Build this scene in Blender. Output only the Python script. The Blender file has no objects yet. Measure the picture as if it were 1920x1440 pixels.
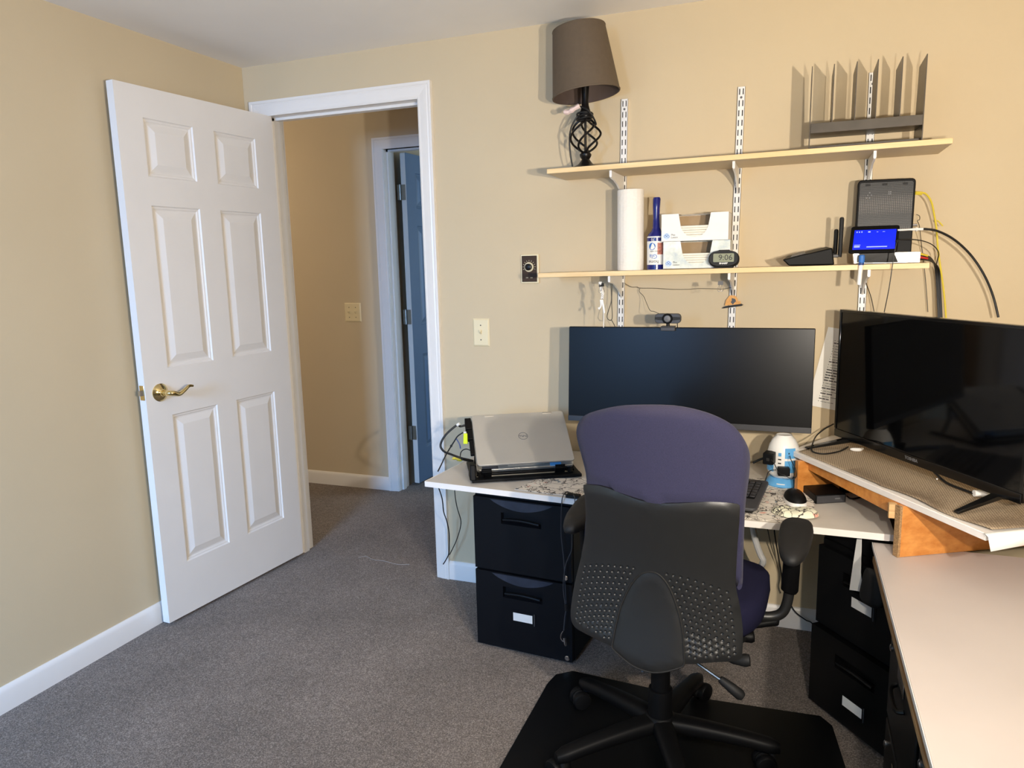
import bpy, bmesh, math, random
from mathutils import Vector, Matrix, Euler
from mathutils.geometry import delaunay_2d_cdt
random.seed(7)
SC = bpy.context.scene
COL = SC.collection
PI = math.pi
# ------------------------------------------------------------------ camera
CAM = Vector((2.32, -2.781, 1.378)); FPX = 1373.9
_y, _p, _r = (math.radians(a) for a in (-21.104, -9.287, -1.349))
FW = Vector((math.sin(_y)*math.cos(_p), math.cos(_y)*math.cos(_p), math.sin(_p)))
_rt = Vector((math.cos(_y), -math.sin(_y), 0)); _up = _rt.cross(FW)
RT = _rt*math.cos(_r)+_up*math.sin(_r); UP = -_rt*math.sin(_r)+_up*math.cos(_r)
def ray(u, v): return FW+RT*((u-960)/FPX)-UP*((v-720)/FPX)
def at(u, v, x=None, y=None, z=None):
    """point seen at pixel (u, v) of the 1920x1440 photo on the plane x=, y= or z="""
    d = ray(u, v)
    t = (x-CAM.x)/d.x if x is not None else (y-CAM.y)/d.y if y is not None else (z-CAM.z)/d.z
    return CAM+d*t
cam = bpy.data.cameras.new('camera'); co = bpy.data.objects.new('camera', cam); COL.objects.link(co)
cam.sensor_width = 36; cam.lens = 36*FPX/1920; cam.clip_start = .02
co.matrix_world = Matrix(((RT.x, UP.x, -FW.x, CAM.x), (RT.y, UP.y, -FW.y, CAM.y), (RT.z, UP.z, -FW.z, CAM.z), (0, 0, 0, 1)))
SC.camera = co
# ------------------------------------------------------------------ materials
def lin(c):
    if isinstance(c, str): c = [int(c[i:i+2], 16)/255 for i in (0, 2, 4)]
    else: c = [q/255 for q in c]
    return tuple(q/12.92 if q <= .04045 else ((q+.055)/1.055)**2.4 for q in c)+(1,)
def newmat(name):
    m = bpy.data.materials.new(name); m.use_nodes = True
    nt = m.node_tree; b = nt.nodes['Principled BSDF']
    return m, nt, b
def N(nt, t, **k):
    n = nt.nodes.new(t)
    for a, v in k.items():
        if a in n.inputs.keys(): n.inputs[a].default_value = v
        else: setattr(n, a, v)
    return n
def coords(nt, scale=(1, 1, 1), kind='Object', rot=(0, 0, 0)):
    tc = N(nt, 'ShaderNodeTexCoord'); mp = N(nt, 'ShaderNodeMapping')
    mp.inputs['Scale'].default_value = scale; mp.inputs['Rotation'].default_value = rot
    nt.links.new(tc.outputs[kind], mp.inputs['Vector']); return mp.outputs['Vector']
def ramp(nt, fac, stops, interp='LINEAR'):
    r = N(nt, 'ShaderNodeValToRGB'); cr = r.color_ramp; cr.interpolation = interp
    while len(cr.elements) < len(stops): cr.elements.new(.5)
    for e, (p, c) in zip(cr.elements, stops): e.position = p; e.color = c
    nt.links.new(fac, r.inputs['Fac']); return r.outputs['Color']
def bump(nt, b, h, strength=.2, dist=.001):
    n = N(nt, 'ShaderNodeBump', Strength=strength, Distance=dist)
    nt.links.new(h, n.inputs['Height']); nt.links.new(n.outputs['Normal'], b.inputs['Normal'])
def noise(nt, vec, scale, detail=3, rough=.5):
    n = N(nt, 'ShaderNodeTexNoise', Scale=scale, Detail=detail, Roughness=rough)
    nt.links.new(vec, n.inputs['Vector']); return n.outputs['Fac']
def shade(c, k): return tuple(min(1, q*k) for q in c[:3])+(1,)
def mat(name, c, rough=.5, metal=0, var=.05, vscale=30, bs=0, bscale=200, coat=0, spec=.5, bdist=.001):
    m, nt, b = newmat(name); c = lin(c)
    b.inputs['Roughness'].default_value = rough; b.inputs['Metallic'].default_value = metal
    b.inputs['Coat Weight'].default_value = coat; b.inputs['Specular IOR Level'].default_value = spec
    v = coords(nt)
    col = ramp(nt, noise(nt, v, vscale), [(.3, shade(c, 1-var)), (.7, shade(c, 1+var))])
    nt.links.new(col, b.inputs['Base Color'])
    if bs: bump(nt, b, noise(nt, v, bscale, 2), bs, bdist)
    return m
def emis(name, c, s):
    m, nt, b = newmat(name); b.inputs['Base Color'].default_value = (0, 0, 0, 1)
    b.inputs['Emission Color'].default_value = lin(c); b.inputs['Emission Strength'].default_value = s
    b.inputs['Roughness'].default_value = .2
    return m
def woodmat(name, c1, c2, axis=0, scale=6, rough=.45, stretch=14, coat=0):
    m, nt, b = newmat(name); s = [stretch]*3; s[axis] = 1
    v = coords(nt, s)
    n1 = noise(nt, v, scale, 6, .6)
    col = ramp(nt, n1, [(.32, lin(c1)), (.68, lin(c2))])
    nt.links.new(col, b.inputs['Base Color']); b.inputs['Roughness'].default_value = rough
    b.inputs['Coat Weight'].default_value = coat
    bump(nt, b, n1, .06); return m
M = {}
M['wall'] = mat('wall paint', (207, 188, 154), .62, var=.015, vscale=3, bs=.25, bscale=260, bdist=.0006)
M['hallwall'] = mat('hall wall paint', (207, 190, 160), .6, var=.015, vscale=3, bs=.2, bscale=260, bdist=.0006)
M['ceil'] = mat('ceiling paint', (240, 237, 233), .8, var=.015, vscale=4, bs=.2, bscale=200)
M['trim'] = mat('white trim paint', (236, 231, 224), .32, var=.012, vscale=8)
M['door'] = mat('white door paint', (232, 226, 218), .38, var=.012, vscale=8, bs=.05, bscale=90)
M['bluedoor'] = mat('blue door paint', (104, 130, 158), .4, var=.02, vscale=8)
M['hinge'] = mat('brushed hinge steel', (150, 145, 135), .35, 1)
M['brass'] = mat('polished brass', (228, 206, 148), .14, 1, var=.03)
M['steel'] = mat('bright steel', (200, 200, 202), .25, 1, var=.02)
M['ivory'] = mat('ivory switch plastic', (233, 218, 180), .35, var=.01)
M['brn'] = mat('brown dial face', (58, 42, 30), .75)
M['dark'] = mat('dark slot', (22, 20, 18), .7)
M['blk'] = mat('black plastic', (11, 11, 12), .5, bs=.08, bscale=500, spec=.16)
M['chblk'] = mat('chair black plastic', (30, 30, 30), .40, bs=.22, bscale=700, bdist=.0005, var=.06)
M['blkm'] = mat('matte black', (17, 17, 18), .65)
M['blkg'] = mat('glossy black', (9, 9, 10), .12)
M['rubber'] = mat('black rubber cable', (14, 14, 15), .5)
M['cabblk'] = mat('black cabinet plastic', (6, 8, 13), .5, bs=.15, bscale=420, var=.1, vscale=12, spec=.2)
M['cabdark'] = mat('black metal cabinet', (8, 8, 9), .42, bs=.05, bscale=300, spec=.3)
M['cabgr'] = mat('scuffed cabinet pull recess', (36, 42, 56), .5, var=.2, vscale=40)
M['wmetal'] = mat('white enamel metal', (238, 236, 232), .35, var=.01)
M['white'] = mat('white plastic', (238, 236, 232), .35, var=.01)
M['paper'] = mat('white paper', (238, 236, 230), .7, var=.02)
M['streak'] = mat('pale thread', (150, 142, 134), .9)
M['ink'] = mat('grey ink', (60, 60, 60), .8)
M['gray'] = mat('grey plastic', (104, 104, 106), .45)
M['grayd'] = mat('dark grey plastic', (62, 62, 65), .45, bs=.06, bscale=500)
M['grayw'] = mat('grey cable', (88, 82, 70), .55)
M['graph'] = mat('graphite plastic', (46, 46, 50), .42)
M['silver'] = mat('champagne laptop metal', (190, 184, 172), .40, .35, var=.01)
M['silverl'] = mat('light silver edge', (225, 222, 214), .3, .8, var=.01)
M['desk'] = mat('pale grey laminate', (205, 198, 188), .4, var=.035, vscale=14)
M['deskedge'] = mat('white desk edging', (238, 232, 226), .42, var=.02)
M['wt'] = mat('cream painted table top', (197, 187, 181), .42, var=.03, vscale=5, bs=.12, bscale=14, bdist=.002)
M['shelf'] = woodmat('maple laminate', (222, 188, 132), (240, 210, 158), 0, 5, .45)
M['shelfu'] = mat('beige shelf laminate', (206, 188, 158), .5, var=.03, vscale=10)
M['paleblue'] = mat('pale blue print', (196, 214, 232), .6)
M['ply'] = woodmat('raw plywood edge', (120, 92, 62), (188, 150, 104), 1, 8, .7, 30)
M['orange'] = woodmat('varnished pine', (190, 118, 52), (218, 150, 78), 0, 5, .35, 10, .2)
M['rawwood'] = woodmat('raw pine', (180, 138, 88), (222, 182, 128), 0, 9, .6)
M['bronze'] = mat('lampshade fabric', (92, 78, 62), .75, var=.05, vscale=60, bs=.2, bscale=600)
M['shadein'] = mat('lampshade lining', (84, 70, 64), .8)
M['iron'] = mat('black wrought iron', (22, 19, 18), .35, .4)
M['smoke'] = mat('smoke grey plastic', (78, 70, 60), .3, var=.12, vscale=20)
M['pink'] = mat('pink paper tag', (236, 210, 202), .7)
M['blue'] = mat('cobalt blue plastic', (19, 26, 108), .22, var=.02)
M['bluel'] = mat('sky blue plastic', (96, 168, 222), .35, var=.02)
M['bluelb'] = mat('bright label blue', (50, 110, 190), .5)
M['red'] = mat('red plug', (200, 40, 40), .4)
M['yellow'] = mat('yellow cable', (226, 204, 66), .45, var=.02)
M['lime'] = mat('lime yellow plastic', (226, 240, 40), .4, var=.02)
M['navy'] = mat('navy tie', (34, 60, 120), .5)
M['lcd'] = mat('grey green lcd', (142, 146, 122), .3, var=.02)
M['mug'] = mat('orange painted wood', (222, 158, 70), .4, var=.15, vscale=120)
M['clear'] = mat('frosted film', (205, 205, 205), .3)
def carpet():
    m, nt, b = newmat('taupe carpet'); v = coords(nt)
    n1 = noise(nt, v, 260, 4, .75); n2 = noise(nt, v, 2.6, 4, .55); n3 = noise(nt, v, 38, 4, .7)
    c1 = ramp(nt, n1, [(.30, lin((72, 63, 57))), (.5, lin((132, 120, 110))), (.70, lin((208, 194, 180)))])
    c2 = ramp(nt, n2, [(.3, (.80, .78, .76, 1)), (.7, (1.12, 1.1, 1.1, 1))])
    c3 = ramp(nt, n3, [(.3, (.86, .86, .86, 1)), (.7, (1.1, 1.1, 1.1, 1))])
    for c in (c2, c3):
        mx = N(nt, 'ShaderNodeMix', data_type='RGBA', blend_type='MULTIPLY'); mx.inputs['Factor'].default_value = 1
        nt.links.new(c1, mx.inputs['A']); nt.links.new(c, mx.inputs['B']); c1 = mx.outputs['Result']
    nt.links.new(c1, b.inputs['Base Color']); b.inputs['Roughness'].default_value = .95
    b.inputs['Specular IOR Level'].default_value = .1
    b.inputs['Sheen Weight'].default_value = .15
    bump(nt, b, n1, .9, .006); return m
M['carpet'] = carpet()
def fabric(name, c, dusty=None, sheen=.1):
    m, nt, b = newmat(name); v = coords(nt); c = lin(c)
    n1 = noise(nt, v, 900, 2); n2 = noise(nt, v, 9, 4)
    col = ramp(nt, n1, [(.3, shade(c, .82)), (.7, shade(c, 1.2))])
    if dusty:
        sx = N(nt, 'ShaderNodeSeparateXYZ'); tc = N(nt, 'ShaderNodeTexCoord'); nt.links.new(tc.outputs['Object'], sx.inputs[0])
        mr = N(nt, 'ShaderNodeMapRange'); mr.inputs['From Min'].default_value = dusty[0]; mr.inputs['From Max'].default_value = dusty[1]
        nt.links.new(sx.outputs['Z'], mr.inputs['Value'])
        mu = N(nt, 'ShaderNodeMath', operation='MULTIPLY'); nt.links.new(mr.outputs[0], mu.inputs[0]); nt.links.new(n2, mu.inputs[1])
        mx = N(nt, 'ShaderNodeMix', data_type='RGBA'); nt.links.new(mu.outputs[0], mx.inputs['Factor'])
        nt.links.new(col, mx.inputs['A']); mx.inputs['B'].default_value = lin(dusty[2]); col = mx.outputs['Result']
    nt.links.new(col, b.inputs['Base Color']); b.inputs['Roughness'].default_value = .9
    b.inputs['Sheen Weight'].default_value = sheen; b.inputs['Specular IOR Level'].default_value = .1
    bump(nt, b, n1, .35, .0008); return m
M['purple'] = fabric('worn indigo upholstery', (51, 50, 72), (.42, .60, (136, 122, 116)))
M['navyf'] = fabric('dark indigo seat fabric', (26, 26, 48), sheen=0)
def floral(name, base):
    m, nt, b = newmat(name); v = coords(nt)
    nz = N(nt, 'ShaderNodeTexNoise', Scale=14, Detail=3); nt.links.new(v, nz.inputs['Vector'])
    ad = N(nt, 'ShaderNodeMix', data_type='RGBA', blend_type='LINEAR_LIGHT'); ad.inputs['Factor'].default_value = .05
    nt.links.new(v, ad.inputs['A']); nt.links.new(nz.outputs['Color'], ad.inputs['B'])
    vo = N(nt, 'ShaderNodeTexVoronoi', feature='DISTANCE_TO_EDGE', Scale=26); nt.links.new(ad.outputs['Result'], vo.inputs['Vector'])
    vo2 = N(nt, 'ShaderNodeTexVoronoi', feature='DISTANCE_TO_EDGE', Scale=62); nt.links.new(ad.outputs['Result'], vo2.inputs['Vector'])
    gate = ramp(nt, noise(nt, v, 15, 2), [(.44, (0, 0, 0, 1)), (.5, (1, 1, 1, 1))])
    l1 = ramp(nt, vo.outputs['Distance'], [(.016, (0, 0, 0, 1)), (.04, (1, 1, 1, 1))])
    l2 = ramp(nt, vo2.outputs['Distance'], [(.03, (0, 0, 0, 1)), (.06, (1, 1, 1, 1))])
    mxg = N(nt, 'ShaderNodeMix', data_type='RGBA', blend_type='LIGHTEN'); mxg.inputs['Factor'].default_value = 1
    nt.links.new(l2, mxg.inputs['A']); nt.links.new(gate, mxg.inputs['B'])
    mm = N(nt, 'ShaderNodeMix', data_type='RGBA', blend_type='MULTIPLY'); mm.inputs['Factor'].default_value = 1
    nt.links.new(l1, mm.inputs['A']); nt.links.new(mxg.outputs['Result'], mm.inputs['B'])
    bl = lin(base)
    spots = ramp(nt, noise(nt, v, 24, 2), [(.30, lin((96, 120, 138))), (.34, bl), (.66, bl), (.72, lin((226, 168, 150)))])
    fin = N(nt, 'ShaderNodeMix', data_type='RGBA'); nt.links.new(mm.outputs['Result'], fin.inputs['Factor'])
    fin.inputs['A'].default_value = lin((62, 56, 52)); nt.links.new(spots, fin.inputs['B'])
    nt.links.new(fin.outputs['Result'], b.inputs['Base Color']); b.inputs['Roughness'].default_value = .75
    return m
M['floral'] = floral('floral print cloth', (228, 220, 208))
M['floralg'] = floral('floral print gel pad', (230, 228, 204))
def meshmat():
    m, nt, b = newmat('beige grip liner'); v = coords(nt)
    vo = N(nt, 'ShaderNodeTexVoronoi', Scale=170); vo.inputs['Randomness'].default_value = .12; nt.links.new(v, vo.inputs['Vector'])
    col = ramp(nt, vo.outputs['Distance'], [(.25, lin((190, 170, 142))), (.62, lin((118, 100, 80)))])
    nt.links.new(col, b.inputs['Base Color']); b.inputs['Roughness'].default_value = .85
    bump(nt, b, vo.outputs['Distance'], -.6, .002); return m
M['liner'] = meshmat()
def towelmat():
    m, nt, b = newmat('embossed paper towel'); v = coords(nt)
    vo = N(nt, 'ShaderNodeTexVoronoi', Scale=90); vo.inputs['Randomness'].default_value = .4; nt.links.new(v, vo.inputs['Vector'])
    b.inputs['Base Color'].default_value = lin((240, 234, 224)); b.inputs['Roughness'].default_value = .9
    bump(nt, b, vo.outputs['Distance'], .5, .003); return m
M['towel'] = towelmat()
def grille():
    m, nt, b = newmat('black perforated grille'); v = coords(nt)
    vo = N(nt, 'ShaderNodeTexVoronoi', Scale=190); vo.inputs['Randomness'].default_value = 0; nt.links.new(v, vo.inputs['Vector'])
    col = ramp(nt, vo.outputs['Distance'], [(.30, lin((104, 98, 92))), (.36, lin((20, 20, 21)))])
    nt.links.new(col, b.inputs['Base Color']); b.inputs['Roughness'].default_value = .45
    bump(nt, b, vo.outputs['Distance'], .4, .001); return m
M['grille'] = grille()
def marble():
    m, nt, b = newmat('watercolour card'); v = coords(nt)
    col = ramp(nt, noise(nt, v, 16, 5, .6), [(.33, lin((186, 198, 204))), (.45, lin((216, 222, 214))), (.58, lin((236, 236, 236)))])
    nt.links.new(col, b.inputs['Base Color']); b.inputs['Roughness'].default_value = .6; return m
M['marble'] = marble()
M['floralp'] = mat('printed picture', (176, 110, 92), .5, var=.5, vscale=120)
M['card'] = mat('grey card inside', (176, 150, 116), .8)
M['tissue'] = mat('folded tissue', (240, 234, 220), .9, bs=.3, bscale=120)
M['screen'] = mat('matte monitor panel', (4, 4, 5), .30, var=.01, spec=.22)
M['tvscreen'] = mat('glossy television panel', (5, 5, 6), .06, var=.01, spec=.35)
M['tabscr'] = emis('lit blue screen', (10, 40, 255), 1.3)
M['tabwht'] = emis('screen symbols', (210, 225, 255), 1.0)
# ------------------------------------------------------------------ mesh building
class MB:
    def __init__(s): s.v = []; s.f = []; s.mi = []; s.M = Matrix(); s.k = 0
    def add(s, vs, fs, mi=None):
        o = len(s.v); s.v += [s.M @ Vector(p) for p in vs]
        s.f += [[o+i for i in f] for f in fs]; s.mi += [s.k if mi is None else mi]*len(fs); return s
    def box(s, x0, x1, y0, y1, z0, z1):
        return s.add([(x0, y0, z0), (x1, y0, z0), (x1, y1, z0), (x0, y1, z0), (x0, y0, z1), (x1, y0, z1), (x1, y1, z1), (x0, y1, z1)],
                     [(0, 3, 2, 1), (4, 5, 6, 7), (0, 1, 5, 4), (1, 2, 6, 5), (2, 3, 7, 6), (3, 0, 4, 7)])
    def hexa(s, b, t):   # 4 bottom pts, 4 top pts
        return s.add(list(b)+list(t), [(3, 2, 1, 0), (4, 5, 6, 7), (0, 1, 5, 4), (1, 2, 6, 5), (2, 3, 7, 6), (3, 0, 4, 7)])
    def prism(s, poly, a0, a1, axis='z'):
        P = {'z': lambda p, a: (p[0], p[1], a), 'y': lambda p, a: (p[0], a, p[1]), 'x': lambda p, a: (a, p[0], p[1])}[axis]
        n = len(poly); vs = [P(p, a0) for p in poly]+[P(p, a1) for p in poly]
        return s.add(vs, [list(range(n))[::-1], list(range(n, 2*n))]+[(i, (i+1) % n, n+(i+1) % n, n+i) for i in range(n)])
    def tube(s, pts, r, n=8, closed=False):
        pts = [Vector(p) for p in pts]; m = len(pts)
        rs = r if isinstance(r, (list, tuple)) else [r]*m
        T = []
        for i in range(m):
            a = pts[(i-1) % m] if closed or i else pts[0]; b = pts[(i+1) % m] if closed or i < m-1 else pts[-1]
            d = (b-a); T.append(d.normalized() if d.length > 1e-9 else Vector((0, 0, 1)))
        up = Vector((0, 0, 1)) if abs(T[0].z) < .9 else Vector((1, 0, 0))
        X = T[0].cross(up).normalized(); vs = []
        for i in range(m):
            X = (X-T[i]*X.dot(T[i])); X = X.normalized() if X.length > 1e-6 else T[i].orthogonal().normalized()
            Y = T[i].cross(X)
            for k in range(n):
                a = 2*PI*k/n; vs.append(pts[i]+(X*math.cos(a)+Y*math.sin(a))*rs[i])
        fs = []
        for i in range(m if closed else m-1):
            j = (i+1) % m
            for k in range(n): fs.append((i*n+k, i*n+(k+1) % n, j*n+(k+1) % n, j*n+k))
        if not closed: fs += [list(range(n))[::-1], list(range((m-1)*n, m*n))]
        return s.add(vs, fs)
    def cyl(s, p0, p1, r, n=20, r1=None): return s.tube([p0, p1], [r, r if r1 is None else r1], n)
    def lathe(s, prof, n=28, c=(0, 0, 0), cap=True):
        vs = []; c = Vector(c)
        for r, z in prof:
            for k in range(n): a = 2*PI*k/n; vs.append(c+Vector((r*math.cos(a), r*math.sin(a), z)))
        fs = []; m = len(prof)
        for i in range(m-1):
            for k in range(n): fs.append((i*n+k, i*n+(k+1) % n, (i+1)*n+(k+1) % n, (i+1)*n+k))
        if cap:
            if prof[0][0] > 1e-5: fs.append(list(range(n))[::-1])
            if prof[-1][0] > 1e-5: fs.append(list(range((m-1)*n, m*n)))
        return s.add(vs, fs)
    def ball(s, c, r, n=14, sc=(1, 1, 1)):
        c = Vector(c); vs = []; h = n//2
        for i in range(h+1):
            t = PI*i/h
            for k in range(n):
                a = 2*PI*k/n; vs.append(c+Vector((r*sc[0]*math.sin(t)*math.cos(a), r*sc[1]*math.sin(t)*math.sin(a), -r*sc[2]*math.cos(t))))
        return s.add(vs, [(i*n+k, i*n+(k+1) % n, (i+1)*n+(k+1) % n, (i+1)*n+k) for i in range(h) for k in range(n)])
    def slab(s, quad, t):   # quad (4 or more points, counter-clockwise seen from outside) given thickness behind it
        q = [Vector(p) for p in quad]; n = (q[1]-q[0]).cross(q[2]-q[0]).normalized(); k = len(q)
        return s.add(q+[p-n*t for p in q], [list(range(k)), list(range(k, 2*k))[::-1]]+[((i+1) % k, i, k+i, k+(i+1) % k) for i in range(k)])
def setp(o, label=None, cat=None, group=None, kind=None):
    if label: o['label'] = label
    if cat: o['category'] = cat
    if group: o['group'] = group
    if kind: o['kind'] = kind
    return o
def thing(name, label, cat, loc=(0, 0, 0), rz=0, group=None):
    o = bpy.data.objects.new(name, None); COL.objects.link(o); o.location = loc; o.rotation_euler = (0, 0, rz)
    o.empty_display_size = .05
    return setp(o, label, cat, group)
def mtx(o):
    m = Matrix.Translation(o.location) @ o.rotation_euler.to_matrix().to_4x4()
    return (mtx(o.parent) @ m) if o.parent else m
def obj(name, mb, ms, parent=None, bevel=0, seg=2, angle=35, local=False, sub=0, fix=True):
    me = bpy.data.meshes.new(name)
    vs = [Vector(p) for p in mb.v]
    c = Vector((0, 0, 0))
    if not local:
        if parent is not None:
            inv = mtx(parent).inverted(); vs = [inv @ p for p in vs]
        lo = Vector([min(p[i] for p in vs) for i in range(3)]); hi = Vector([max(p[i] for p in vs) for i in range(3)])
        c = (lo+hi)/2; c.z = lo.z
        vs = [p-c for p in vs]
    me.from_pydata([tuple(p) for p in vs], [], mb.f)
    for m in (ms if isinstance(ms, (list, tuple)) else [ms]): me.materials.append(M[m])
    me.polygons.foreach_set('material_index', mb.mi)
    if fix:
        bm = bmesh.new(); bm.from_mesh(me); bmesh.ops.recalc_face_normals(bm, faces=bm.faces); bm.to_mesh(me); bm.free()
    me.polygons.foreach_set('use_smooth', [True]*len(me.polygons))
    if not sub: me.set_sharp_from_angle(angle=math.radians(angle))
    o = bpy.data.objects.new(name, me); COL.objects.link(o); o.location = c
    if parent is not None: o.parent = parent
    if bevel:
        b = o.modifiers.new('bevel', 'BEVEL'); b.width = bevel; b.segments = seg; b.limit_method = 'ANGLE'; b.angle_limit = math.radians(40)
        b.harden_normals = False
    if sub:
        b = o.modifiers.new('subdivision', 'SUBSURF'); b.levels = sub; b.render_levels = sub
    return o
def struct(name, mb, ms, parent=None, bevel=0, **k):
    o = obj(name, mb, ms, parent, bevel, **k)
    if parent is None: o['kind'] = 'structure'
    return o
def smooth(pts, n=6, closed=False):
    p = [Vector(q) for q in pts]; m = len(p); out = []
    for i in range(m if closed else m-1):
        a = p[(i-1) % m] if closed else p[max(i-1, 0)]; b = p[i]; c = p[(i+1) % m]; d = p[(i+2) % m] if closed else p[min(i+2, m-1)]
        for k in range(n):
            t = k/n; out.append(.5*((2*b)+(c-a)*t+(2*a-5*b+4*c-d)*t*t+(3*b-a-3*c+d)*t**3))
    if not closed: out.append(p[-1])
    return out
def cable(name, pts, r, m, label=None, cat='cable', parent=None, group=None, n=8, k=6):
    o = obj(name, MB().tube(smooth(pts, k), r, n), m, parent)
    return setp(o, label, cat if parent is None else None, group)
def writing(name, s, size, org, right, up, m, parent, depth=.0004, align='CENTER', bold=0, sx=1):
    """raised lettering on a surface: centre point, reading direction, upward direction"""
    cu = bpy.data.curves.new('t', 'FONT'); cu.body = s; cu.size = size; cu.extrude = depth; cu.align_x = align; cu.align_y = 'CENTER'
    cu.resolution_u = 3; cu.offset = bold
    to = bpy.data.objects.new('t', cu); COL.objects.link(to)
    dg = bpy.context.evaluated_depsgraph_get(); dg.update()
    me = bpy.data.meshes.new_from_object(to.evaluated_get(dg))
    r = Vector(right).normalized(); u = Vector(up); u = (u-r*u.dot(r)).normalized(); n = r.cross(u); org = Vector(org)
    mb = MB(); mb.v = [org+r*(v.co.x*sx)+u*v.co.y+n*(v.co.z+depth) for v in me.vertices]; mb.f = [list(p.vertices) for p in me.polygons]; mb.mi = [0]*len(mb.f)
    bpy.data.objects.remove(to); bpy.data.meshes.remove(me); bpy.data.curves.remove(cu)
    return obj(name, mb, m, parent, fix=False)
def rrect(w, h, r, n=5, cx=0, cy=0):
    out = []
    for sx, sy, a0 in ((1, -1, -PI/2), (1, 1, 0), (-1, 1, PI/2), (-1, -1, PI)):
        for i in range(n+1):
            a = a0+PI/2*i/n; out.append((cx+sx*(w/2-r)+r*math.cos(a), cy+sy*(h/2-r)+r*math.sin(a)))
    return out
LAMP, WIND, HALL, EXPO = 200, 860, 11.5, 0
# ================================================================== the room
H = 2.262; WT = .115
OX0, OX1, OZ = .108, .868, 2.046          # door opening in the back wall
RX, RY = 3.42, -4.3                        # right wall, wall behind the camera
HY = 1.068                                 # hall's far wall
struct('floor', MB().box(-2.6, RX+.1, RY-.1, 3.3, -.06, 0), 'carpet')
struct('ceiling', MB().box(-2.6, RX+.1, RY-.1, 3.3, H, H+.08), 'ceil')
struct('wall_left', MB().box(-.11, 0, RY, -.001, 0, H), 'wall')
w = MB(); w.box(-2.5, OX0-.012, 0, WT, 0, H); w.box(OX1+.012, RX, 0, WT, 0, H); w.box(OX0-.012, OX1+.012, 0, WT, OZ+.012, H)
struct('wall_back', w, 'wall')
struct('wall_right', MB().box(RX, RX+.1, RY, WT, 0, H), 'wall')
WX0, WX1, WZ0, WZ1 = .25, 1.45, .75, 2.0    # the window behind the camera
w = MB(); w.box(-.11, WX0, RY-.1, RY, 0, H); w.box(WX1, RX+.1, RY-.1, RY, 0, H); w.box(WX0, WX1, RY-.1, RY, 0, WZ0); w.box(WX0, WX1, RY-.1, RY, WZ1, H)
struct('wall_rear', w, 'wall')
w = MB()
for a in ((WX0, WX0+.05, RY-.08, RY-.02, WZ0, WZ1), (WX1-.05, WX1, RY-.08, RY-.02, WZ0, WZ1), (WX0, WX1, RY-.08, RY-.02, WZ0, WZ0+.05), (WX0, WX1, RY-.08, RY-.02, WZ1-.05, WZ1), (WX0, WX1, RY-.07, RY-.03, (WZ0+WZ1)/2-.02, (WZ0+WZ1)/2+.02)): w.box(*a)
win = struct('window_1', w, 'trim')
# hall and the room beyond it
DX0, DX1 = .072, .84                        # second doorway in the hall wall
w = MB(); w.box(-2.5, DX0-.01, HY, HY+WT, 0, H); w.box(DX1+.01, 2.5, HY, HY+WT, 0, H); w.box(DX0-.01, DX1+.01, HY, HY+WT, 2.05, H)
struct('wall_hall', w, 'hallwall')
struct('wall_hall_left', MB().box(-2.6, -2.5, 0, HY+WT, 0, H), 'hallwall')
struct('wall_hall_right', MB().box(2.5, 2.6, WT, 3.2, 0, H), 'hallwall')
w = MB(); w.box(-.04, .062, HY+WT+.02, 3.1, 0, H)
struct('wall_far_left', w, 'hallwall')  # unseen side wall, set close to the blue door so its hinge gap goes dark
struct('wall_far', MB().box(-.04, 2.5, 3.1, 3.2, 0, H), 'hallwall')
# baseboards
def bprof(t=.013, h=.084): return [(0, 0), (t, 0), (t, h-.018), (t*.75, h-.006), (t*.35, h), (0, h)]
def base(name, p0, p1, n):
    p0, p1, n = Vector(p0), Vector(p1), Vector(n); pr = bprof(); k = len(pr)
    vs = [q+n*a+Vector((0, 0, z)) for q in (p0, p1) for a, z in pr]
    mb = MB().add(vs, [list(range(k)), list(range(k, 2*k))[::-1]]+[(i, (i+1) % k, k+(i+1) % k, k+i) for i in range(k)])
    return struct(name, mb, 'trim')
base('baseboard_left', (0, RY, 0), (0, -.02, 0), (1, 0, 0))
base('baseboard_back', (.932, 0, 0), (RX, 0, 0), (0, -1, 0))
base('baseboard_right', (RX, RY, 0), (RX, 0, 0), (-1, 0, 0))
base('baseboard_hall', (-2.5, HY, 0), (.004, HY, 0), (0, -1, 0))
# door trims: casing with a stepped profile, jamb and stop
def casing(mb, x0, x1, ztop, y, sgn, w=.064):
    # profile across the width: (distance from the opening, thickness)
    pr = [(0, .008), (.006, .011), (.012, .0105), (.03, .014), (.044, .016), (.050, .0145), (.054, .018), (w, .018)]
    def leg(f):
        for (a, ta), (b, tb) in zip(pr, pr[1:]): f(a, b, ta, tb)
    def L(sx, xo):
        def f(a, b, ta, tb):
            P = lambda d, z, t: (xo+sx*d, y+sgn*t, z)
            mb.hexa([P(a, 0, 0), P(b, 0, 0), P(b, 0, tb), P(a, 0, ta)], [P(a, ztop+a, 0), P(b, ztop+b, 0), P(b, ztop+b, tb), P(a, ztop+a, ta)])
        leg(f)
    L(-1, x0); L(1, x1)
    def g(a, b, ta, tb):
        mb.hexa([(x0-a, y, ztop+a), (x1+a, y, ztop+a), (x1+a, y+sgn*ta, ztop+a), (x0-a, y+sgn*ta, ztop+a)],
                [(x0-b, y, ztop+b), (x1+b, y, ztop+b), (x1+b, y+sgn*tb, ztop+b), (x0-b, y+sgn*tb, ztop+b)])
    leg(g)
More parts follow.
